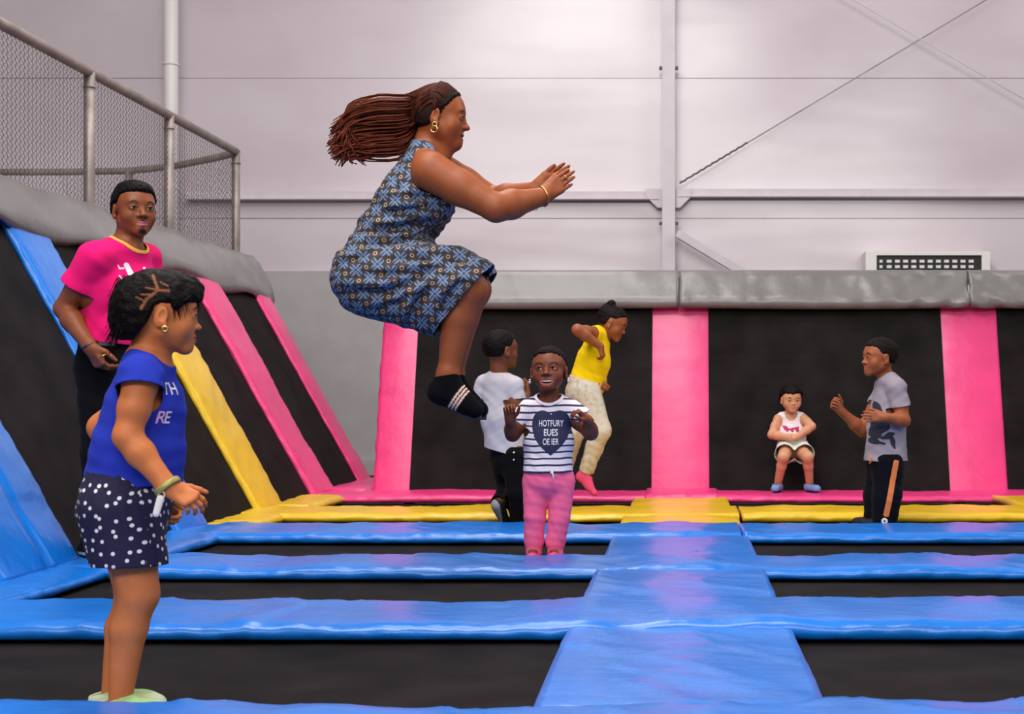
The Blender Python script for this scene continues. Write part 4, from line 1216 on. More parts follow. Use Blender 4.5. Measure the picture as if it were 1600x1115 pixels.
def build_girl():
    g = Person('girl in a blue top and polka dot shorts standing nearest the camera', 3.55, (W(195, 1090, 3.55)[0], 3.55, 0), (206, 120, 68), (160, 84, 62), h=.0048)
    P = g.P; Y = np.array([0, 1.0, 0])
    fd = nrm((1, -.10, 0)); lf = np.array([fd[1] * -1, fd[0], 0])
    R = tilt(frame(nrm((.9, .42, 0))), -4)
    g.b += [cone(P(229, 585), P(225, 640), .062, .078, .03, Y, 1.3), cone(P(225, 640), P(208, 745), .078, .092, .03, Y, 1.15), cone(P(208, 745), P(192, 800), .092, .095, .03, Y, 1.1)]
    g.head(P(252, 491), R, .90, jaw=.95, cheek=1.2, nose=.75, mouth='closed', eye=.9, child=True, lipsz=1.2, hf=.002)
    g.b += [cone(g.loc(0, -.02, -.05), P(229, 572), .042, .047, .025), cone(P(229, 572), P(228, 590), .05, .06, .03)]
    for sy in (-1, 1): g.b.append(cone(P(226, 574, sy * .03), P(219, 598, sy * .105), .036, .042, .03))
    g.arm(P(219, 600, -.122), P(199, 682, -.145), P(263, 761, -.15), (.038, .033, .031, .023))
    d1 = P(312, 788, -.15) - P(263, 761, -.15)
    g.hand(P(263, 761, -.15), d1, (-.25, .75, -.6), np.cross(nrm(d1), nrm((-.25, .75, -.6))), .70, curl=((28, 32, 20), (32, 36, 22), (36, 40, 24), (40, 42, 24)), thumb=(.75, .6, .2), hf=.002, wr=.03)
    g.arm(P(232, 602, .122), P(160, 668, .17), P(248, 782, .14), (.043, .037, .034, .025))
    d2 = P(282, 812, .14) - P(248, 782, .14)
    g.hand(P(248, 782, .14), d2, (-.3, -.8, -.2), np.cross(nrm((-.3, -.8, -.2)), nrm(d2)), .68, curl=((50, 50, 30), (55, 55, 30), (58, 55, 30), (60, 55, 30)), hf=.0025, wr=.03)
    g.leg(P(196, 800, -.062), P(217, 928, -.068), P(188, 1092, -.07), (.068, .049, .044, .028), back=(-.9, 0, -.1))
    g.leg(P(192, 800, .062), P(210, 930, .060), P(176, 1090, .03), (.066, .047, .043, .028), back=(-.9, 0, -.1))
    g.finish()
    # top
    pr = [cone(P(230, 580), P(227, 640), .066, .090, .03, Y, 1.3), cone(P(227, 640), P(216, 705), .092, .105, .03, Y, 1.15), cone(P(216, 705), P(207, 765), .106, .118, .03, Y, 1.1)]
    for sy in (-1, 1):
        pr += [cone(P(226, 572, sy * .035), P(219, 596, sy * .105), .042, .050, .03), cone(P(219, 590, sy * .115), P(220, 606, sy * .134), .056, .054, .02)]
    adir = (-.05, 0, -1)
    cuts = [cut_plane(P(220, 602, -.145), (.05, -.35, -1), .082), cut_plane(P(221, 602, .145), (.05, .35, -1), .082), cut_plane(P(207, 756), (-.0, 0, -1)), cut_ball(P(243, 553), (.062, .075, .05))]
    g.garment('cap_sleeve_top', pr, (42, 58, 176), cuts, .0045, [(.0035, 60, (.3, 0, .95), 2), (.0022, 48, (.8, .2, -.6), 5)], label='royal blue cap sleeve top with lettering')
    V, F = g.last
    ink1 = simple('print_white', (225, 222, 235), .7); ink2 = simple('print_pink', (226, 170, 214), .7)
    U = np.array([.32, .95, 0]); up = np.array([.05, 0, 1])
    for txt, c_, sz, mt, sh in (('TH', P(285, 609, -.06), .043, ink1, 0), ('R', P(270, 654, -.098), .043, ink2, .25), ('E', P(280, 654, -.078), .043, ink1, .1)):
        pts, fc = text2d(txt, sz, .004, sh)
        print_on(V, F, pts, fc, c_, U, up, mt, g.e, 'lettering', .002, .1)
    # shorts
    pr = [cone(P(206, 742), P(194, 795), .106, .112, .03, Y, 1.15)]
    for sy, x in ((-1, 0), (1, -5)):
        pr += [cone(P(190 + x, 798, sy * .058), P(203 + x, 885, sy * .068), .100, .090, .025)]
    cuts = [cut_plane(P(200, 876), (.0, 0, -1)), cut_plane(P(207, 738), (.1, 0, 1))]
    g.garment('shorts', pr, (20, 14, 50), cuts, .005, [(.0035, 55, (.9, .2, .4), 3), (.002, 110, (1, 0, 0), 6)], dots_mat(), .003, uv='box', label='navy shorts with white polka dots')
    # shoes
    for sy, x in ((-.07, 0), (.03, -5)):
        z0 = .0
        a = P(186 + x, 1084, sy); yy = a[1]
        hx = a[0] - .035; tx = a[0] + .105
        def sc(V, c, z0=z0):
            c = blend(c, (V[:, 2] < -.006) * 1.0, (235, 235, 228)); return blend(c, ((V[:, 2] > .022)) * 1.0, (176, 214, 142))
        g.garment('sneaker', [cone((hx, yy, .0), (tx - .03, yy, -.006), .034, .030, .02, Y, 1.0), cone((tx - .04, yy, -.006), (tx, yy, -.008), .030, .024, .02, Y, 1.15), cone((a[0] - .008, yy, .01), (a[0], yy, .04), .036, .036, .02)],
                  (214, 224, 190), [cut_plane((a[0], yy, .030), (-.25, 0, 1)), cut_plane((a[0], yy, -.03), (0, 0, -1))], .004, [], M_SHOE, .003, sc, 'pale green and white sneaker' if x == 0 else None, noise=.0005)
    # hair
    def parts(V, c):
        px = CX + V[:, 0] / V[:, 1] * FOC; py = CY - (V[:, 2] - CAMH) / V[:, 1] * FOC
        near = V[:, 1] < P(0, 0)[1] - .0
        for poly in ([(239, 430), (247, 453), (264, 454)], [(247, 453), (229, 467), (220, 482)], [(243, 452), (228, 449)], [(235, 460), (220, 459)], [(226, 470), (213, 464)], [(250, 440), (262, 446)]):
            for (a, b) in zip(poly[:-1], poly[1:]):
                a = np.array(a, float); b = np.array(b, float); ba = b - a
                t = np.clip(((px - a[0]) * ba[0] + (py - a[1]) * ba[1]) / (ba @ ba), 0, 1)
                dd = np.hypot(px - a[0] - t * ba[0], py - a[1] - t * ba[1]); wd = 1.9 if poly[0][0] in (239, 247) else 1.0
                c = blend(c, np.where(near, np.clip(1.5 - dd / wd, 0, 1), 0), (150, 92, 66))
        return c
    s = g.s; lc = g.loc
    ex = [ell(lc(0, -.075, -.035), np.array([.066, .058, .060]) * s, R, .03), ell(lc(0, -.085, .02), np.array([.066, .045, .06]) * s, R, .03), ell(lc(0, .045, .085), np.array([.06, .055, .032]) * s, R, .03), ell(lc(0, .075, .06), np.array([.055, .03, .04]) * s, R, .02),
          ell(lc(.05, .04, .045), np.array([.032, .04, .045]) * s, R, .03), ell(lc(0, -.06, -.075), np.array([.045, .042, .03]) * s, R, .02)]
    g.hair((15, 9, 9), .012, line=((-.14, -.105), (-.07, -.10), (-.05, -.06), (-.036, -.02), (-.026, .012), (-.01, .02), (.012, .02), (.022, .006), (.03, .002), (.045, .010), (.06, .024), (.075, .032), (.12, .034)), curl=.0032, freq=60, extra=ex, h=.0038, colorfn=parts)
    rnd = random.Random(3); L = []
    for i in range(240):
        a = rnd.uniform(-1, 1); z = rnd.uniform(-.07, .1); back = rnd.random() < .62
        if back:
            p0 = np.array([a * .06, -.10 - .02 * rnd.random(), z]); dv = np.array([rnd.gauss(0, .008), -.010 - .016 * rnd.random() ** 2, -.048 + rnd.gauss(0, .010)])
        else:
            p0 = np.array([a * .06, .075 + rnd.uniform(0, .02), rnd.uniform(.05, .1)]); dv = np.array([rnd.gauss(0, .012), .010 * rnd.random(), -.018 - .016 * rnd.random()])
            if abs(a) > .6: p0 = np.array([math.copysign(.072, a), rnd.uniform(.02, .055), rnd.uniform(.02, .06)]); dv = np.array([0.004, .006 + .012 * rnd.random(), -.022 - .03 * rnd.random() ** 2])
        L.append([lc(*(p0 + dv * t + np.array([0, 0, -.012]) * t * t)) for t in (0, .33, .66, 1)])
    strands(g, L, 'hair_wisps', (15, 9, 9), .0011)['kind'] = 'stuff'
    m = MB(); er = lc(.092, .004, -.050); m.torus(er, R[:, 0] + np.array([0, -.4, 0]), .0062, .0034, 18, 8); m.build('earring', M_GOLD, g.e, True)
    # wrist band
    wr = P(263, 761, -.15); wd = nrm(wr - P(199, 682, -.145))
    V = []; F = []; u = nrm(np.cross(wd, Y)); v = np.cross(wd, u); n = 28
    for k, (o_, r_) in enumerate(((-.008, .0315), (-.004, .0335), (.004, .0335), (.008, .0315))):
        for j in range(n):
            a = 2 * math.pi * j / n; V.append(wr + wd * (o_ - .002) + (r_ + .0008 * (j % 2)) * (math.cos(a) * u + math.sin(a) * v))
    for k in range(3):
        for j in range(n): F.append([k * n + j, k * n + (j + 1) % n, (k + 1) * n + (j + 1) % n, (k + 1) * n + j])
    o = mesh_obj('wrist_band', V, F, simple('gold_braid', (168, 160, 92), .45, .3), g.e); solidify(o, .002)
    # white tag at the wrist (a thing of its own)
    a = P(252, 774, -.175); b = P(243, 806, -.18); m = MB()
    dd = nrm(b - a); t = empty('plastic_tag', a, 'small white plastic tag hanging at the wrist of the girl in shorts', 'tag')
    pr = [cone(a + dd * .008, b - dd * .006, .0095, .0085, .004, Y, .55)]
    V, Q = solid(pr, .0014); mesh_obj('tag_body', V, Q, M_WHITE, t)
    m = MB(); m.torus(a - dd * .002, (0, 1, 0), .0075, .0018); m.build('loop', M_WHITE, t, True)
    return g
girl = build_girl()

# ------------------------------------------------------------------ man in the pink shirt
def build_man():
    p = Person('man in a pink T-shirt standing by the sloping wall, hand on hip', 6.2, (W(175, 860, 6.2)[0], 6.2, .05), (132, 70, 38), (176, 92, 98), h=.0062)
    P = p.P
    f = nrm((.8, -.6, 0)); rt = nrm(np.cross(f, (0, 0, 1)))
    R = tilt(frame(nrm((.66, -.75, 0))), 0)
    p.b += [cone(P(190, 402), P(186, 460), .085, .125, .04, rt, 1.4), cone(P(186, 460), P(178, 520), .115, .105, .04, rt, 1.25), cone(P(178, 520), P(174, 570), .105, .115, .04, rt, 1.25)]
    p.head(P(210, 328), R, 1.05, jaw=1.04, cheek=.95, nose=1.1, mouth='closed', eye=.85, gaze=(.05, 1, 0), beard=True, lipsz=1.25, hf=.0025)
    p.b += [cone(p.loc(0, -.02, -.05), P(196, 392), .056, .062, .03)]
    for sy, (x, y, dy) in ((1, (148, 405, -.15)), (-1, (226, 408, .15))): p.b.append(cone(P(193, 396, dy * .2), P(x, y, dy), .055, .058, .04))
    p.arm(P(146, 408, -.16), P(100, 482, -.12), P(140, 541, -.22), (.056, .043, .043, .028))
    d = P(161, 578, -.21) - P(140, 541, -.22)
    p.hand(P(140, 541, -.22), d, (.6, .75, 0), -np.cross(nrm((.6, .75, 0)), nrm(d)), .98, curl=((30, 35, 20), (35, 40, 20), (40, 42, 22), (42, 44, 22)), thumb=(.7, .5, .4), hf=.0028)
    p.arm(P(228, 410, .16), P(240, 480, .2), P(240, 545, .1), (.054, .042, .042, .028))
    p.hand(P(240, 545, .1), (-.1, -.1, -1), (-.6, .4, 0), (-.3, -.8, 0), .98, hf=.004)
    hipR = P(158, 572, -.06); hipL = P(198, 572, .08)
    p.leg(hipR, P(158, 712, -.1), P(148, 846, .05), (.095, .062, .058, .04)); p.leg(hipL, P(203, 715, .0), P(205, 852, .06), (.095, .062, .058, .04))
    p.finish()
    pr = [cone(P(190, 400), P(188, 455), .092, .138, .04, rt, 1.35), cone(P(188, 455), P(178, 545), .136, .130, .04, rt, 1.2)]
    for (x, y, dy, ex_, ey, ed) in ((149, 403, -.15, 114, 455, -.14), (225, 406, .15, 238, 455, .18)):
        pr += [cone(P(193, 394, dy * .2), P(x, y, dy), .062, .068, .04), cone(P(x, y, dy), P(ex_, ey, ed), .070, .072, .03)]
    nk = cut_ball(P(204, 375, -.01), (.080, .085, .070))
    cuts = [cut_plane(P(120, 445, -.14), P(99, 482, -.02) - P(140, 408, -.07), .11), cut_plane(P(236, 448, .18), (.2, 0, -1), .11), cut_plane(P(175, 535), (-.12, 0, -1)), nk]
    p.garment('t_shirt', pr, (236, 28, 112), cuts, .0055, [(.005, 40, (.6, 0, .8), 2), (.004, 34, (-.7, .1, .6), 5)], collar=(nk, .17, (242, 168, 84)), label='bright pink T-shirt with orange collar and white runner print')
    V, F = p.last
    ink = simple('print_white', (225, 222, 235), .7)
    def runner(x, y):
        def seg(ax_, ay, bx, by, ra, rb):
            t = np.clip(((x - ax_) * (bx - ax_) + (y - ay) * (by - ay)) / ((bx - ax_) ** 2 + (by - ay) ** 2), 0, 1)
            return np.hypot(x - ax_ - t * (bx - ax_), y - ay - t * (by - ay)) - (ra + (rb - ra) * t)
        return np.min([seg(.0, .035, .004, .03, .011, .011), seg(.006, .024, .022, -.012, .011, .014), seg(-.012, .02, -.028, .018, .004, .003), seg(-.028, .018, -.036, .034, .004, .002), seg(.02, -.012, .03, -.04, .012, .007), seg(-.03, -.014, -.008, -.044, .003, .003), seg(.075, .028, .078, .03, .005, .004)], axis=0)
    pts, fc = shape2d(runner, .09, .055, .0035)
    print_on(V, F, pts, fc, P(200, 424, -.18), nrm(np.array([.9, .43, 0])) , (0, 0, 1), ink, p.e, 'shirt_print')
    pr = [cone(P(176, 528), P(174, 572), .118, .122, .04, rt, 1.25)]
    for (a, b, c_) in ((hipR, P(158, 712, -.1), P(148, 850, .05)), (hipL, P(203, 715, .0), P(205, 858, .06))):
        pr += [cone(a, b, .105, .078, .03), cone(b, c_, .078, .06, .03)]
    cuts = [cut_plane(P(176, 524), (0, 0, 1)), cut_plane(P(148, 846, .05), (0, 0, -1), .1), cut_plane(P(205, 852, .06), (0, 0, -1), .1)]
    p.garment('trousers', pr, (14, 13, 16), cuts, .007, [(.004, 40, (.3, .2, .9), 4)])
    m = MB(); c0 = P(166, 537, -.16)
    m.box(c0, (.075, .006, .016), frame(f)); m.build('belt_tag', simple('belt_tag', (70, 70, 74), .6), p.e)
    for a, fd in ((P(148, 850, .05), (.6, -.4, 0)), (P(205, 856, .06), (.5, -.8, 0))):
        fd = nrm(fd); z = max(.09, a[2] - .03)
        b0 = np.array([a[0], a[1], z]) - fd * .05; b1 = b0 + fd * .2
        p.garment('shoe', [cone(b0, b1, .045, .034, .02), cone((a[0], a[1], z), (a[0], a[1], z + .05), .05, .05, .02)], (15, 15, 17), [cut_plane((a[0], a[1], z - .035), (0, 0, -1)), cut_plane((a[0], a[1], z + .055), (0, 0, 1))], .006, [], M_SHOE,
                  colorfn=lambda V, c, z=z: blend(c, ((V[:, 2] < z - .012) & (V[:, 2] > z - .022)) * 1.0, (200, 200, 200)))
    # rings and bracelet
    m = MB(); m.torus(P(161, 556, -.24), d, .0115, .0028); m.build('finger_ring', M_GOLD, p.e, True)
    m = MB(); m.torus(P(139, 540, -.22), d, .031, .004, 24); m.build('bracelet', simple('bead_dark', (30, 32, 60), .4), p.e, True)
    p.hair((14, 9, 9), .009, line=((-.12, -.03), (-.05, -.03), (-.03, -.01), (-.02, .010), (.008, .016), (.02, .02), (.034, .052), (.06, .066), (.1, .068)), curl=.0016, freq=110, h=.0036, extra=[ell(p.loc(0, .0, .088), np.array([.066, .075, .032]) * p.s, R, .02)])
    return p
man = build_man()
# ------------------------------------------------------------------ smiling little girl
def stripe_mat():
    m, nt, p = nt_of('striped_jersey')
    tc = nt.nodes.new('ShaderNodeTexCoord'); sp = nt.nodes.new('ShaderNodeSeparateXYZ'); L_(nt, tc.outputs['Object'], sp.inputs[0])
    ns = nt.nodes.new('ShaderNodeTexNoise'); ns.inputs['Scale'].default_value = 9; ns.inputs['Detail'].default_value = 1; L_(nt, tc.outputs['Object'], ns.inputs['Vector'])
    def mth(op, a, b):
        n = nt.nodes.new('ShaderNodeMath'); n.operation = op
        for i, v in enumerate((a, b)):
            if v is None: continue
            if isinstance(v, (int, float)): n.inputs[i].default_value = v
            else: L_(nt, v, n.inputs[i])
        return n.outputs[0]
    z = mth('ADD', sp.outputs[2], mth('MULTIPLY', ns.outputs['Fac'], .022))
    f = mth('FRACT', mth('DIVIDE', z, .0305), None)
    m_ = mth('LESS_THAN', f, .29)
    gate = m_
    mx = nt.nodes.new('ShaderNodeMixRGB'); mx.inputs[1].default_value = (*lin((236, 226, 236)), 1); mx.inputs[2].default_value = (*lin((46, 44, 84)), 1)
    L_(nt, gate, mx.inputs[0]); L_(nt, mx.outputs[0], p.inputs['Base Color']); p.inputs['Roughness'].default_value = .9
    return m
def build_little():
    g = Person('smiling little girl in a striped heart T-shirt and pink trousers', 6.55, (W(855, 870, 6.55)[0], 6.55, 0), (122, 63, 38), (150, 74, 64), h=.0055)
    P = g.P; X = np.array([1.0, 0, 0])
    R = tilt(frame((-.06, -1, .06)), 4, 0, 2)
    g.b += [cone(P(858, 644), P(857, 690), .062, .072, .03, X, 1.3), cone(P(857, 690), P(857, 745), .072, .07, .03, X, 1.2)]
    g.head(P(858, 579, -.02), R, .95, jaw=.86, cheek=1.15, nose=1.05, mouth='open', eye=1.0, gaze=(.28, 1, .12), child=True, lipsz=1.0, hf=.0023)
    g.b += [cone(g.loc(0, -.02, -.05), P(857, 636), .042, .046, .025)]
    for sx, x in ((-1, 826), (1, 891)): g.b.append(cone(P(857, 636), P(x, 645), .035, .038, .03))
    g.arm(P(825, 646), P(801, 678, -.02), P(797, 655, -.12), (.038, .034, .031, .022))
    g.hand(P(797, 656, -.12), (-.06, -.35, 1), (.25, -.95, 0), (1, .25, 0), .72, curl=((60, 60, 35), (62, 62, 35), (64, 62, 35), (66, 62, 35)), thumb=(.6, .5, .6), hf=.0025)
    g.arm(P(893, 646), P(923, 676, -.02), P(919, 657, -.11), (.038, .034, .031, .022))
    g.hand(P(919, 656, -.11), (-.5, -.35, .5), (-.5, .0, -.8), (.3, -.9, .1), .72, curl=((40, 50, 30), (42, 55, 30), (46, 55, 30), (50, 55, 30)), thumb=(.7, .45, .4), hf=.0025)
    for sx, hx, kx, ax_ in ((-1, 841, 837, 834), (1, 874, 872, 867)):
        a = P(ax_, 858); g.leg(P(hx, 755), P(kx, 812, -.015), a, (.056, .040, .036, .026)); g.foot(a, a + np.array([0, .02, -.025]), np.array([a[0], a[1] - .10, .03]), .022)
    g.finish()
    pr = [cone(P(858, 636), P(857, 690), .070, .087, .03, X, 1.32), cone(P(857, 690), P(856, 748), .088, .100, .03, X, 1.2)]
    for (x, ex_, ey) in ((827, 806, 663), (890, 914, 655)):
        pr += [cone(P(857, 628), P(x, 640), .04, .045, .03), cone(P(x, 639), P(ex_, ey, -.01), .047, .050, .02)]
    nk = cut_ball(P(858, 612, -.035), (.060, .085, .056))
    cuts = [cut_plane(P(811, 659, -.01), P(801, 678) - P(826, 645), .085), cut_plane(P(909, 653, -.01), P(923, 672) - P(893, 645), .085), cut_plane(P(856, 737), (0, 0, -1)), nk]
    g.garment('t_shirt', pr, (240, 230, 240), cuts, .0048, [(.0032, 55, (.9, 0, .45), 3), (.002, 90, (.3, 0, .9), 5)], stripe_mat(), collar=(nk, .22, (236, 226, 236)), label='white T-shirt with navy stripes and a navy heart print')
    V, F = g.last
    def heart(x, y):
        x = x / .078; y = (y + .006) / .094
        return (x * x + y * y - 1) ** 3 - x * x * y ** 3
    pts, fc = shape2d(heart, .095, .125, .0055)
    print_on(V, F, pts, fc, P(858.5, 679, -.15), (1, 0, 0), (0, 0, 1), simple('heart_navy', (36, 38, 74), .8), g.e, 'heart_print', .0018, .12)
    ink = simple('print_white', (225, 222, 235), .7)
    for txt, y, sz, sx, x in (('HOTFURY', 662, .040, .62, 858.5), ('EUES', 676.5, .042, .72, 858.5), ('OE IER', 691, .040, .62, 858.5)):
        pts, fc = text2d(txt, sz, .006, 0, sx); print_on(V, F, pts, fc, P(x, y, -.15), (1, 0, 0), (0, 0, 1), ink, g.e, 'lettering', .0032, .12)
    pr = [cone(P(857, 738), P(857, 750), .090, .090, .03, X, 1.24)]
    for (hx, kx, ax_) in ((838, 836, 834), (877, 874, 868)):
        pr += [cone(P(hx, 752), P(kx, 806, -.012), .066, .050, .012), cone(P(kx, 806, -.012), P(ax_, 846), .050, .046, .01), cone(P(ax_, 846), P(ax_, 868), .040, .037, .01)]
    g.garment('jogging_trousers', pr, (248, 108, 152), [cut_plane(P(857, 731), (0, 0, 1)), cut_plane(P(850, 866), (0, 0, -1))], .0048, [(.0035, 75, (.2, .1, 1), 4), (.0025, 60, (.8, 0, .5), 6)], label='bright pink jogging trousers')
    for ax_ in (834, 867):
        a = P(ax_, 860); g.garment('sock', [cone(a, a + np.array([0, .01, -.03]), .036, .033, .02), cone(a + np.array([0, .015, -.036]), np.array([a[0], a[1] - .11, .026]), .032, .027, .02)], (226, 84, 140), [], .005, thick=0)
    m = MB(); q = P(863, 736, -.118); m.tube([q, q + np.array([.004, -.004, -.02]), q + np.array([.006, .0, -.045])], .0035, 6); m.tube([q, q + np.array([-.008, -.004, -.012])], .0035, 6); m.build('drawstring', M_WHITE, g.e, True)
    g.hair((14, 9, 9), .006, line=((-.12, -.06), (-.05, -.05), (-.028, -.03), (-.015, .018), (.012, .03), (.03, .036), (.045, .052), (.065, .066), (.1, .070)), curl=.0036, freq=75, h=.0042)
    for sx in (-1, 1):
        m = MB(); e_ = g.loc(sx * .087, .004, -.048); m.sphere(e_, .0052, 10, 8); m.sphere(e_ + np.array([0, 0, -.010]), .0062, 10, 8); m.build('earring', simple('pearl', (230, 225, 220), .2), g.e, True)
    return g
little = build_little()

# ------------------------------------------------------------------ boy in the white shirt, seen from behind
def build_boy_back():
    b = Person('boy in a plain pale shirt seen from behind, beside the smiling girl', 8.2, (W(800, 820, 8.2)[0], 8.2, 0), (118, 64, 38), h=.007)
    P = b.P; f = nrm((.55, .83, 0)); rt = nrm(np.cross(f, (0, 0, 1)))
    R = tilt(frame(nrm((.8, .6, 0))), 2)
    b.b += [cone(P(780, 603), P(784, 655), .07, .085, .03, rt, 1.3), cone(P(784, 655), P(796, 712), .082, .078, .03, rt, 1.15)]
    b.head(P(783, 547), R, .98, jaw=.95, cheek=1.0, nose=.85, child=True, hf=.0036)
    b.b += [cone(b.loc(0, -.02, -.05), P(780, 596), .048, .052, .025)]
    for (x, y, dy) in ((803, 603, -.05), (757, 601, .05)): b.b.append(cone(P(780, 595), P(x, y, dy), .042, .044, .03))
    b.arm(P(803, 606, -.05), P(807, 653, -.09), P(822, 616, -.01), (.044, .037, .035, .025)); b.hand(P(822, 616, -.01), (.1, .4, .9), (-.8, 0, .3), (-.2, -.5, .8), .75, curl=((50, 55, 30),) * 4, hf=.004)
    b.arm(P(757, 605, .05), P(748, 642, .07), P(770, 655, .2), (.044, .037, .035, .025)); b.hand(P(770, 655, .2), (.7, .6, 0), (0, .3, -1), (.3, -.5, 0), .75, hf=.005)
    hr_, kr, ar = P(806, 712, -.05), P(809, 768, -.06), P(811, 818, -.02)
    hl, kl, al = P(788, 714, .05), P(797, 762, .1), P(779, 786, -.05)
    b.leg(hr_, kr, ar, (.075, .055, .05, .032)); b.leg(hl, kl, al, (.075, .055, .05, .032))
    b.finish()
    pr = [cone(P(779, 600), P(783, 655), .080, .100, .03, rt, 1.3), cone(P(783, 655), P(792, 712), .100, .112, .03, rt, 1.15)]
    for (x, y, dy, ex_, ey) in ((803, 602, -.05, 809, 634), (757, 600, .05, 749, 634)): pr += [cone(P(780, 592), P(x, y, dy), .047, .052, .03), cone(P(x, y, dy), P(ex_, ey, dy * 1.2), .054, .056, .02)]
    cuts = [cut_plane(P(808, 623, -.05), (.1, 0, -1), .09), cut_plane(P(751, 623, .05), (-.15, 0, -1), .09), cut_plane(P(790, 706), (-.25, 0, -1)), cut_ball(P(786, 578, .02), (.072, .08, .050))]
    b.garment('t_shirt', pr, (192, 186, 192), cuts, .006, [(.005, 45, (.7, 0, .6), 3), (.003, 70, (-.5, 0, .8), 5)], label='plain pale grey T-shirt')
    pr = [cone(P(797, 706), P(797, 718), .096, .098, .03, rt, 1.15), cone(hr_, kr, .082, .066, .03), cone(kr, ar, .066, .052, .03), cone(hl, kl, .085, .066, .03), cone(kl, al, .064, .05, .03)]
    b.garment('trousers', pr, (16, 14, 17), [cut_plane(P(797, 697), (0, 0, 1)), cut_plane(ar + np.array([0, 0, -.01]), (0, 0, -1), .09), cut_plane(al, al - kl, .085)], .007, [(.004, 50, (.2, .2, .9), 2)])
    def sole(n0, c0): return lambda V, c: blend(c, ((V - c0) @ n0 > .016) * 1.0, (150, 146, 146))
    a = al + np.array([-.005, .0, -.01]); t = P(788, 812, .0); sd = nrm(np.array([-.75, -.5, -.35]))
    b.garment('shoe', [cone(a, t, .040, .032, .02)], (22, 21, 24), [], .005, [], M_SHOE, 0, sole(sd, (a + t) / 2), 'raised black shoe with grey sole')
    a = ar; t = np.array([a[0] + .08, a[1] + .1, .03]); b.garment('shoe', [cone((a[0], a[1], .035), t, .036, .03, .02), cone(a, (a[0], a[1], .04), .038, .04, .02)], (22, 21, 24), [cut_plane((a[0], a[1], .0), (0, 0, -1))], .006, [], M_SHOE, 0)
    m = MB()
    for y in (707, 718): m.sphere(P(803, y, -.125), .008, 8, 6)
    m.build('button', M_WHITE, b.e, True)
    b.hair((16, 10, 10), .008, line=((-.12, -.05), (-.05, -.05), (-.03, -.03), (-.02, .012), (.012, .014), (.03, .028), (.045, .052), (.07, .066), (.1, .07)), curl=.0026, freq=80, h=.0048)
    return b
build_boy_back()

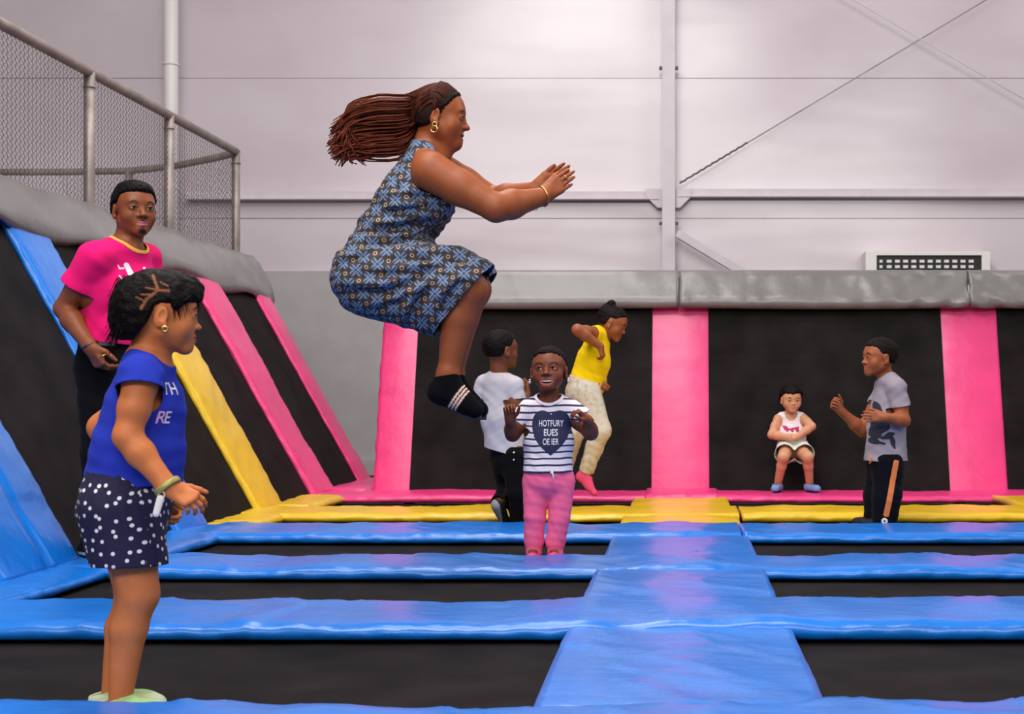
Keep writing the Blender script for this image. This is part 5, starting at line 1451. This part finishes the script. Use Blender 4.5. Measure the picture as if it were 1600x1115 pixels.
# ------------------------------------------------------------------ girl in the yellow top
def build_yellow():
    g = Person('girl in a yellow top and cream trousers leaping by the back wall', 9.3, (W(920, 770, 9.3)[0], 9.3, W(920, 770, 9.3)[2]), (152, 84, 50), h=.007)
    P = g.P; Y = np.array([0, 1.0, 0])
    R = tilt(frame((1, -.12, 0)), -24, 0, 0)
    g.b += [cone(P(935, 530), P(924, 570), .065, .085, .03, Y, 1.3), cone(P(924, 570), P(913, 608), .085, .095, .03, Y, 1.15)]
    g.head(P(957, 505), R, .95, jaw=.95, cheek=1.1, nose=.85, child=True, eye=.6, gaze=(0, 1, -.4), hf=.0038)
    g.b += [cone(g.loc(0, -.025, -.05), P(938, 528), .043, .05, .025)]
    for dy in (-.1, .1): g.b.append(cone(P(937, 526, dy * .3), P(928, 524, dy), .04, .042, .03))
    g.arm(P(927, 521, -.11), P(902, 515, -.27), P(938, 541, -.20), (.042, .036, .034, .024)); d = P(944, 563, -.19) - P(938, 541, -.2)
    g.hand(P(938, 541, -.20), d, (-.8, .4, -.2), np.cross(nrm(d), nrm((-.8, .4, -.2))), .72, curl=((45, 50, 30),) * 4, hf=.004)
    g.arm(P(940, 530, .11), P(938, 578, .19), P(944, 599, .03), (.04, .035, .033, .023)); g.hand(P(943, 600, .0), (.3, -.7, -.1), (-.6, 0, -.8), (0, -.3, .9), .75, curl=((70, 70, 35),) * 4, hf=.004)
    h1, k1, a1 = P(918, 612, -.06), P(938, 672, -.08), P(916, 736, .0)
    h2, k2, a2 = P(905, 612, .06), P(898, 672, -.05), P(884, 728, .12)
    g.leg(h1, k1, a1, (.08, .056, .05, .03)); g.leg(h2, k2, a2, (.08, .056, .05, .03))
    g.foot(a1, P(908, 744, .01), P(928, 769, -.02), .027); g.foot(a2, P(880, 738, .14), P(895, 752, .05), .027)
    g.finish()
    pr = [cone(P(935, 526), P(927, 565), .076, .108, .03, Y, 1.2), cone(P(927, 565), P(913, 612), .112, .122, .03, Y, 1.05)]
    for dy in (-.1, .1): pr += [cone(P(937, 524, dy * .3), P(928, 522, dy), .046, .054, .03)]
    cuts = [cut_ball(P(920, 520, -.165), .072), cut_ball(P(935, 528, .165), .07), cut_plane(P(915, 603), (-.40, 0, -1)), cut_ball(P(953, 522), (.062, .07, .055))]
    g.garment('sleeveless_top', pr, (244, 204, 16), cuts, .006, [(.005, 42, (.8, 0, .5), 3), (.003, 60, (.3, 0, .9), 1)], label='bright yellow sleeveless top')
    pr = [cone(P(914, 596), P(912, 614), .108, .108, .03, Y, 1.15), cone(h1, k1, .092, .068, .03), cone(k1, a1, .068, .048, .03), cone(h2, k2, .092, .068, .03), cone(k2, a2, .068, .048, .03)]
    def pat(V, c):
        n = vnoise(V, 40, 2); n2 = vnoise(V, 34, 9)
        c = blend(c, (n > .35) * .5, (170, 182, 160)); return blend(c, (n2 > .4) * .5, (190, 150, 130))
    g.garment('trousers', pr, (214, 202, 184), [cut_plane(P(914, 592), (.3, 0, 1)), cut_plane(a1, a1 - k1, .08), cut_plane(a2, a2 - k2, .08)], .006, [(.004, 60, (.3, .1, .9), 3)], colorfn=pat, label='cream trousers with a faint pattern')
    for (a, hl, t) in ((a1, P(908, 744, .01), P(929, 770, -.02)), (a2, P(880, 738, .14), P(895, 752, .05))):
        g.garment('sock', [cone(a, hl, .033, .031, .02), cone(hl, t, .032, .021, .02), cone(a, hl * .4 + t * .6, .034, .027, .02)], (232, 84, 128), [cut_plane(a + nrm(a - hl) * .005, a - hl)], .005, thick=0)
    bun = [ell(g.loc(0, -.06, .115), np.array([.034, .034, .034]) * g.s, R, .01), ell(g.loc(0, -.085, .05), np.array([.05, .035, .06]) * g.s, R, .02)]
    g.hair((20, 12, 12), .006, line=((-.14, -.05), (-.05, -.045), (-.03, -.02), (-.015, .022), (.012, .028), (.03, .036), (.045, .052), (.07, .070), (.1, .074)), curl=.0035, freq=70, h=.005, extra=bun)
    return g
build_yellow()

# ------------------------------------------------------------------ boy in the grey printed shirt
def build_boy_right():
    b = Person('boy in a grey printed T-shirt and black trousers with an orange stripe', 8.2, (W(1378, 825, 8.2)[0], 8.2, 0), (158, 86, 50), (150, 84, 70), h=.0065)
    P = b.P; Y = np.array([0, 1.0, 0])
    R = tilt(frame(nrm((-.95, -.28, 0))), 0)
    b.b += [cone(P(1388, 610), P(1386, 660), .066, .082, .03, Y, 1.28), cone(P(1386, 660), P(1385, 720), .085, .09, .03, Y, 1.15)]
    b.head(P(1374, 559), R, .99, jaw=1.0, cheek=1.05, nose=.95, child=True, eye=.85, lipsz=1.2, hf=.003)
    b.b += [cone(b.loc(0, -.022, -.05), P(1387, 604), .044, .05, .025)]
    for (x, dy) in ((1400, -.11), (1380, .11)): b.b.append(cone(P(1388, 602, dy * .3), P(x, 611, dy), .042, .044, .03))
    b.arm(P(1402, 614, -.12), P(1412, 657, -.15), P(1383, 652, -.22), (.045, .038, .036, .025)); b.hand(P(1383, 652, -.22), (-1, -.05, .05), (.05, 1, -.1), (0, 0, 1), .80, curl=((14, 18, 10), (14, 18, 10), (16, 20, 12), (20, 22, 14)), spread=(.1, .02, -.07, -.16), thumb=(.8, .5, .3), hf=.003)
    b.arm(P(1380, 614, .11), P(1347, 672, .1), P(1314, 642, .04), (.043, .037, .034, .024)); d = P(1292, 622, .0) - P(1314, 642, .04)
    b.hand(P(1314, 642, .04), d, (.2, -.9, .35), np.cross(nrm(d), nrm((.2, -.9, .35))), .80, curl=((50, 55, 30), (55, 60, 30), (58, 60, 30), (60, 60, 30)), thumb=(.65, .55, .5), hf=.003)
    h1, k1, a1 = P(1388, 720, -.055), P(1386, 775, -.06), P(1380, 818, -.05)
    h2, k2, a2 = P(1378, 720, .055), P(1371, 775, .06), P(1368, 818, .06)
    b.leg(h1, k1, a1, (.075, .055, .05, .032)); b.leg(h2, k2, a2, (.075, .055, .05, .032))
    b.finish()
    pr = [cone(P(1389, 603), P(1385, 660), .082, .106, .03, Y, 1.26), cone(P(1385, 660), P(1384, 730), .108, .130, .03, Y, 1.08)]
    for (x, dy) in ((1400, -.11), (1380, .11)): pr += [cone(P(1389, 594, dy * .3), P(x, 605, dy), .051, .057, .03)]
    pr += [cone(P(1401, 610, -.115), P(1410, 645, -.14), .056, .058, .02), cone(P(1380, 610, .11), P(1363, 642, .115), .052, .052, .02)]
    cuts = [cut_plane(P(1408, 635, -.14), (.15, 0, -1), .09), cut_plane(P(1367, 634, .115), P(1347, 672, .1) - P(1380, 614, .11), .09), cut_plane(P(1384, 719), (.0, 0, -1)), cut_ball(P(1380, 584), (.064, .072, .050))]
    b.garment('t_shirt', pr, (152, 142, 152), cuts, .0055, [(.005, 45, (.6, 0, .7), 3), (.003, 60, (-.5, 0, .8), 5)], label='grey T-shirt with a dark printed figure')
    V, F = b.last
    def fig(x, y):
        def e_(cx, cy, rx, ry, a=0):
            c, s = math.cos(a), math.sin(a); u = (x - cx) * c + (y - cy) * s; v = -(x - cx) * s + (y - cy) * c
            return (np.hypot(u / rx, v / ry) - 1) * min(rx, ry)
        q = np.stack([x, y, x * 0], 1)
        return np.min([e_(-.028, .065, .042, .085, .35), e_(.0, .0, .05, .07, .2), e_(-.02, -.05, .035, .045), e_(.045, -.075, .055, .016, .4), e_(-.03, -.105, .05, .014, -.2), e_(.075, -.11, .014, .04, .25)], axis=0) + .007 * vnoise(q, 40)
    pts, fc = shape2d(fig, .11, .15, .006)
    print_on(V, F, pts, fc, P(1374, 660, -.1), (1, -.0, 0), (0, 0, 1), simple('shirt_ink', (36, 34, 50), .8), b.e, 'shirt_print', .0022, .2)
    pr = [cone(P(1384, 714), P(1384, 726), .100, .100, .03, Y, 1.12), cone(h1, k1, .092, .080, .03), cone(k1, P(1379, 832, -.05), .082, .070, .03), cone(h2, k2, .090, .078, .03), cone(k2, P(1368, 832, .06), .08, .068, .03)]
    def hemz(V): return .012 - V[:, 2]
    b.garment('tracksuit_trousers', pr, (16, 15, 24), [cut_plane(P(1384, 708), (0, 0, 1)), hemz], .006, [(.005, 48, (.3, .2, .9), 4)], label='black tracksuit trousers with an orange side stripe')
    V, F = b.last
    sx_ = lambda x, y: np.maximum(np.abs(x) - .0165, np.abs(y) - .165)
    pts, fc = shape2d(sx_, .03, .18, .011)
    top, bot = P(1399, 718, -.1), P(1383, 806, -.1); print_on(V, F, pts, fc, (top + bot) / 2, np.cross(nrm(top - bot), (0, -1, 0)), top - bot, simple('orange_stripe', (224, 124, 62), .75), b.e, 'side_stripe', .003, .25)
    rg = lambda x, y: np.abs(np.hypot(x, y) - .012) - .006
    pts, fc = shape2d(rg, .022, .022, .003); print_on(V, F, pts, fc, P(1381, 813, -.1), (1, 0, 0), (0, 0, 1), simple('print_white', (225, 222, 235), .7), b.e, 'round_emblem', .003, .25)
    m = MB(); q = P(1361, 712, -.14); m.tube([q, q + np.array([.0, .01, -.03]), q + np.array([-.006, .02, -.045])], .007, 6); m.build('drawstring', simple('orange_stripe', (224, 124, 62), .75), b.e, True)
    for a in (a1, a2):
        b.garment('shoe', [cone((a[0] + .03, a[1], .034), (a[0] - .11, a[1], .028), .034, .028, .02)], (20, 20, 24), [cut_plane((a[0], a[1], .0), (0, 0, -1))], .006, [], M_SHOE, 0)
    b.hair((18, 11, 11), .007, line=((-.12, -.05), (-.05, -.045), (-.03, -.02), (-.02, .012), (.012, .012), (.028, .024), (.045, .052), (.07, .062), (.1, .064)), curl=.002, freq=90, h=.0045)
    return b
build_boy_right()

# ------------------------------------------------------------------ toddler against the wall
def build_toddler():
    t = Person('toddler in a white vest leaning on the black back wall, blue socks', 10.4, (W(1240, 770, 10.4)[0], 10.4, .05), (206, 148, 114), (190, 110, 96), h=.0065)
    P = t.P; X = np.array([1.0, 0, 0])
    R = tilt(frame((.18, -1, -.05)), -4)
    t.b += [cone(P(1236, 658, .27), P(1237, 680, .24), .06, .07, .03, X, 1.3), cone(P(1237, 680, .24), P(1239, 702, .22), .07, .075, .03, X, 1.2)]
    t.head(P(1236, 624, .22), R, .86, jaw=.95, cheek=1.2, nose=.75, child=True, eye=.9, hf=.0038)
    t.b += [cone(t.loc(0, -.02, -.05), P(1236, 652, .27), .038, .042, .025)]
    for x in (1217, 1254): t.b.append(cone(P(1236, 650, .27), P(x, 654, .26), .033, .035, .03))
    t.arm(P(1216, 655, .26), P(1206, 679, .2), P(1231, 683, .08), (.035, .032, .03, .022)); t.hand(P(1229, 683, .09), (.9, -.4, -.1), (-.2, .8, -.4), (0, -.2, 1), .6, curl=((40, 45, 20),) * 4, hf=.004)
    t.arm(P(1255, 654, .26), P(1268, 666, .2), P(1246, 682, .07), (.035, .032, .03, .022)); t.hand(P(1248, 682, .08), (-.9, -.4, -.1), (.2, .8, -.4), (0, -.2, 1), .6, curl=((40, 45, 20),) * 4, hf=.004)
    L = []
    for (hx, kx, ky, ax_, tx) in ((1229, 1224, 714, 1215, 1211), (1249, 1262, 714, 1265, 1276)):
        h, k, a = P(hx, 702, .2), P(kx, ky, -.06), P(ax_, 757, .06); L.append((h, k, a, tx))
        t.leg(h, k, a, (.055, .043, .036, .027))
    t.finish()
    pr = [cone(P(1236, 654, .27), P(1237, 680, .24), .066, .082, .03, X, 1.28), cone(P(1237, 680, .24), P(1239, 706, .22), .082, .088, .03, X, 1.18)]
    for x in (1220, 1251): pr.append(cone(P(1236, 650, .27), P(x, 652, .26), .037, .040, .02))
    cuts = [cut_ball(P(1212, 658, .24), .056), cut_ball(P(1259, 657, .24), .056), cut_ball(P(1236, 645, .22), (.046, .09, .062)), cut_plane(P(1238, 695), (0, 0, -1))]
    t.garment('vest', pr, (232, 214, 220), cuts, .0055, [(.004, 60, (.6, 0, .8), 3)], label='white sleeveless vest with a pink print')
    V, F = t.last; ink = simple('vest_print', (176, 40, 92), .8)
    def splash(x, y):
        q = np.stack([x, y, x * 0], 1); return np.maximum(np.abs(x) - .062, np.abs(y - .15 * x) - .024) + .02 * vnoise(q, 55) + .005
    pts, fc = shape2d(splash, .08, .05, .005); print_on(V, F, pts, fc, P(1239, 670, .1), (1, 0, 0), (0, 0, 1), ink, t.e, 'vest_print', .0025, .15)
    pr = [cone(P(1239, 690, .22), P(1239, 702, .21), .09, .09, .03, X, 1.2)]
    for (h, k, a, tx) in L: pr.append(cone(h, h * .36 + k * .64, .080, .076, .02))
    c0 = [cut_plane(h * .40 + k * .60, k - h, .13) for (h, k, a, tx) in L]
    t.garment('shorts', pr, (214, 222, 212), c0 + [cut_plane(P(1239, 690), (0, 0, 1))], .0055, [(.004, 60, (.7, .2, .6), 3)], label='pale mint shorts')
    for (h, k, a, tx) in L:
        tp = P(tx, 768, -.04); tp[2] = .082; he = np.array([a[0], a[1] + .015, .085])
        def sc(V, c): return blend(c, (V[:, 2] < .066) * 1.0, (52, 74, 150))
        t.garment('sock', [cone(a, he, .037, .036, .02), cone(he, tp, .035, .028, .02, X, 1.1)], (122, 152, 204), [cut_plane(a + np.array([0, 0, .005]), (0, 0, 1))], .005, thick=.002, colorfn=sc)
    t.hair((20, 13, 12), .020, line=((-.12, -.05), (-.05, -.045), (-.03, -.01), (-.015, .02), (.012, .03), (.03, .036), (.045, .050), (.065, .060), (.1, .060)), curl=.006, freq=50, h=.005)
    return t
build_toddler()
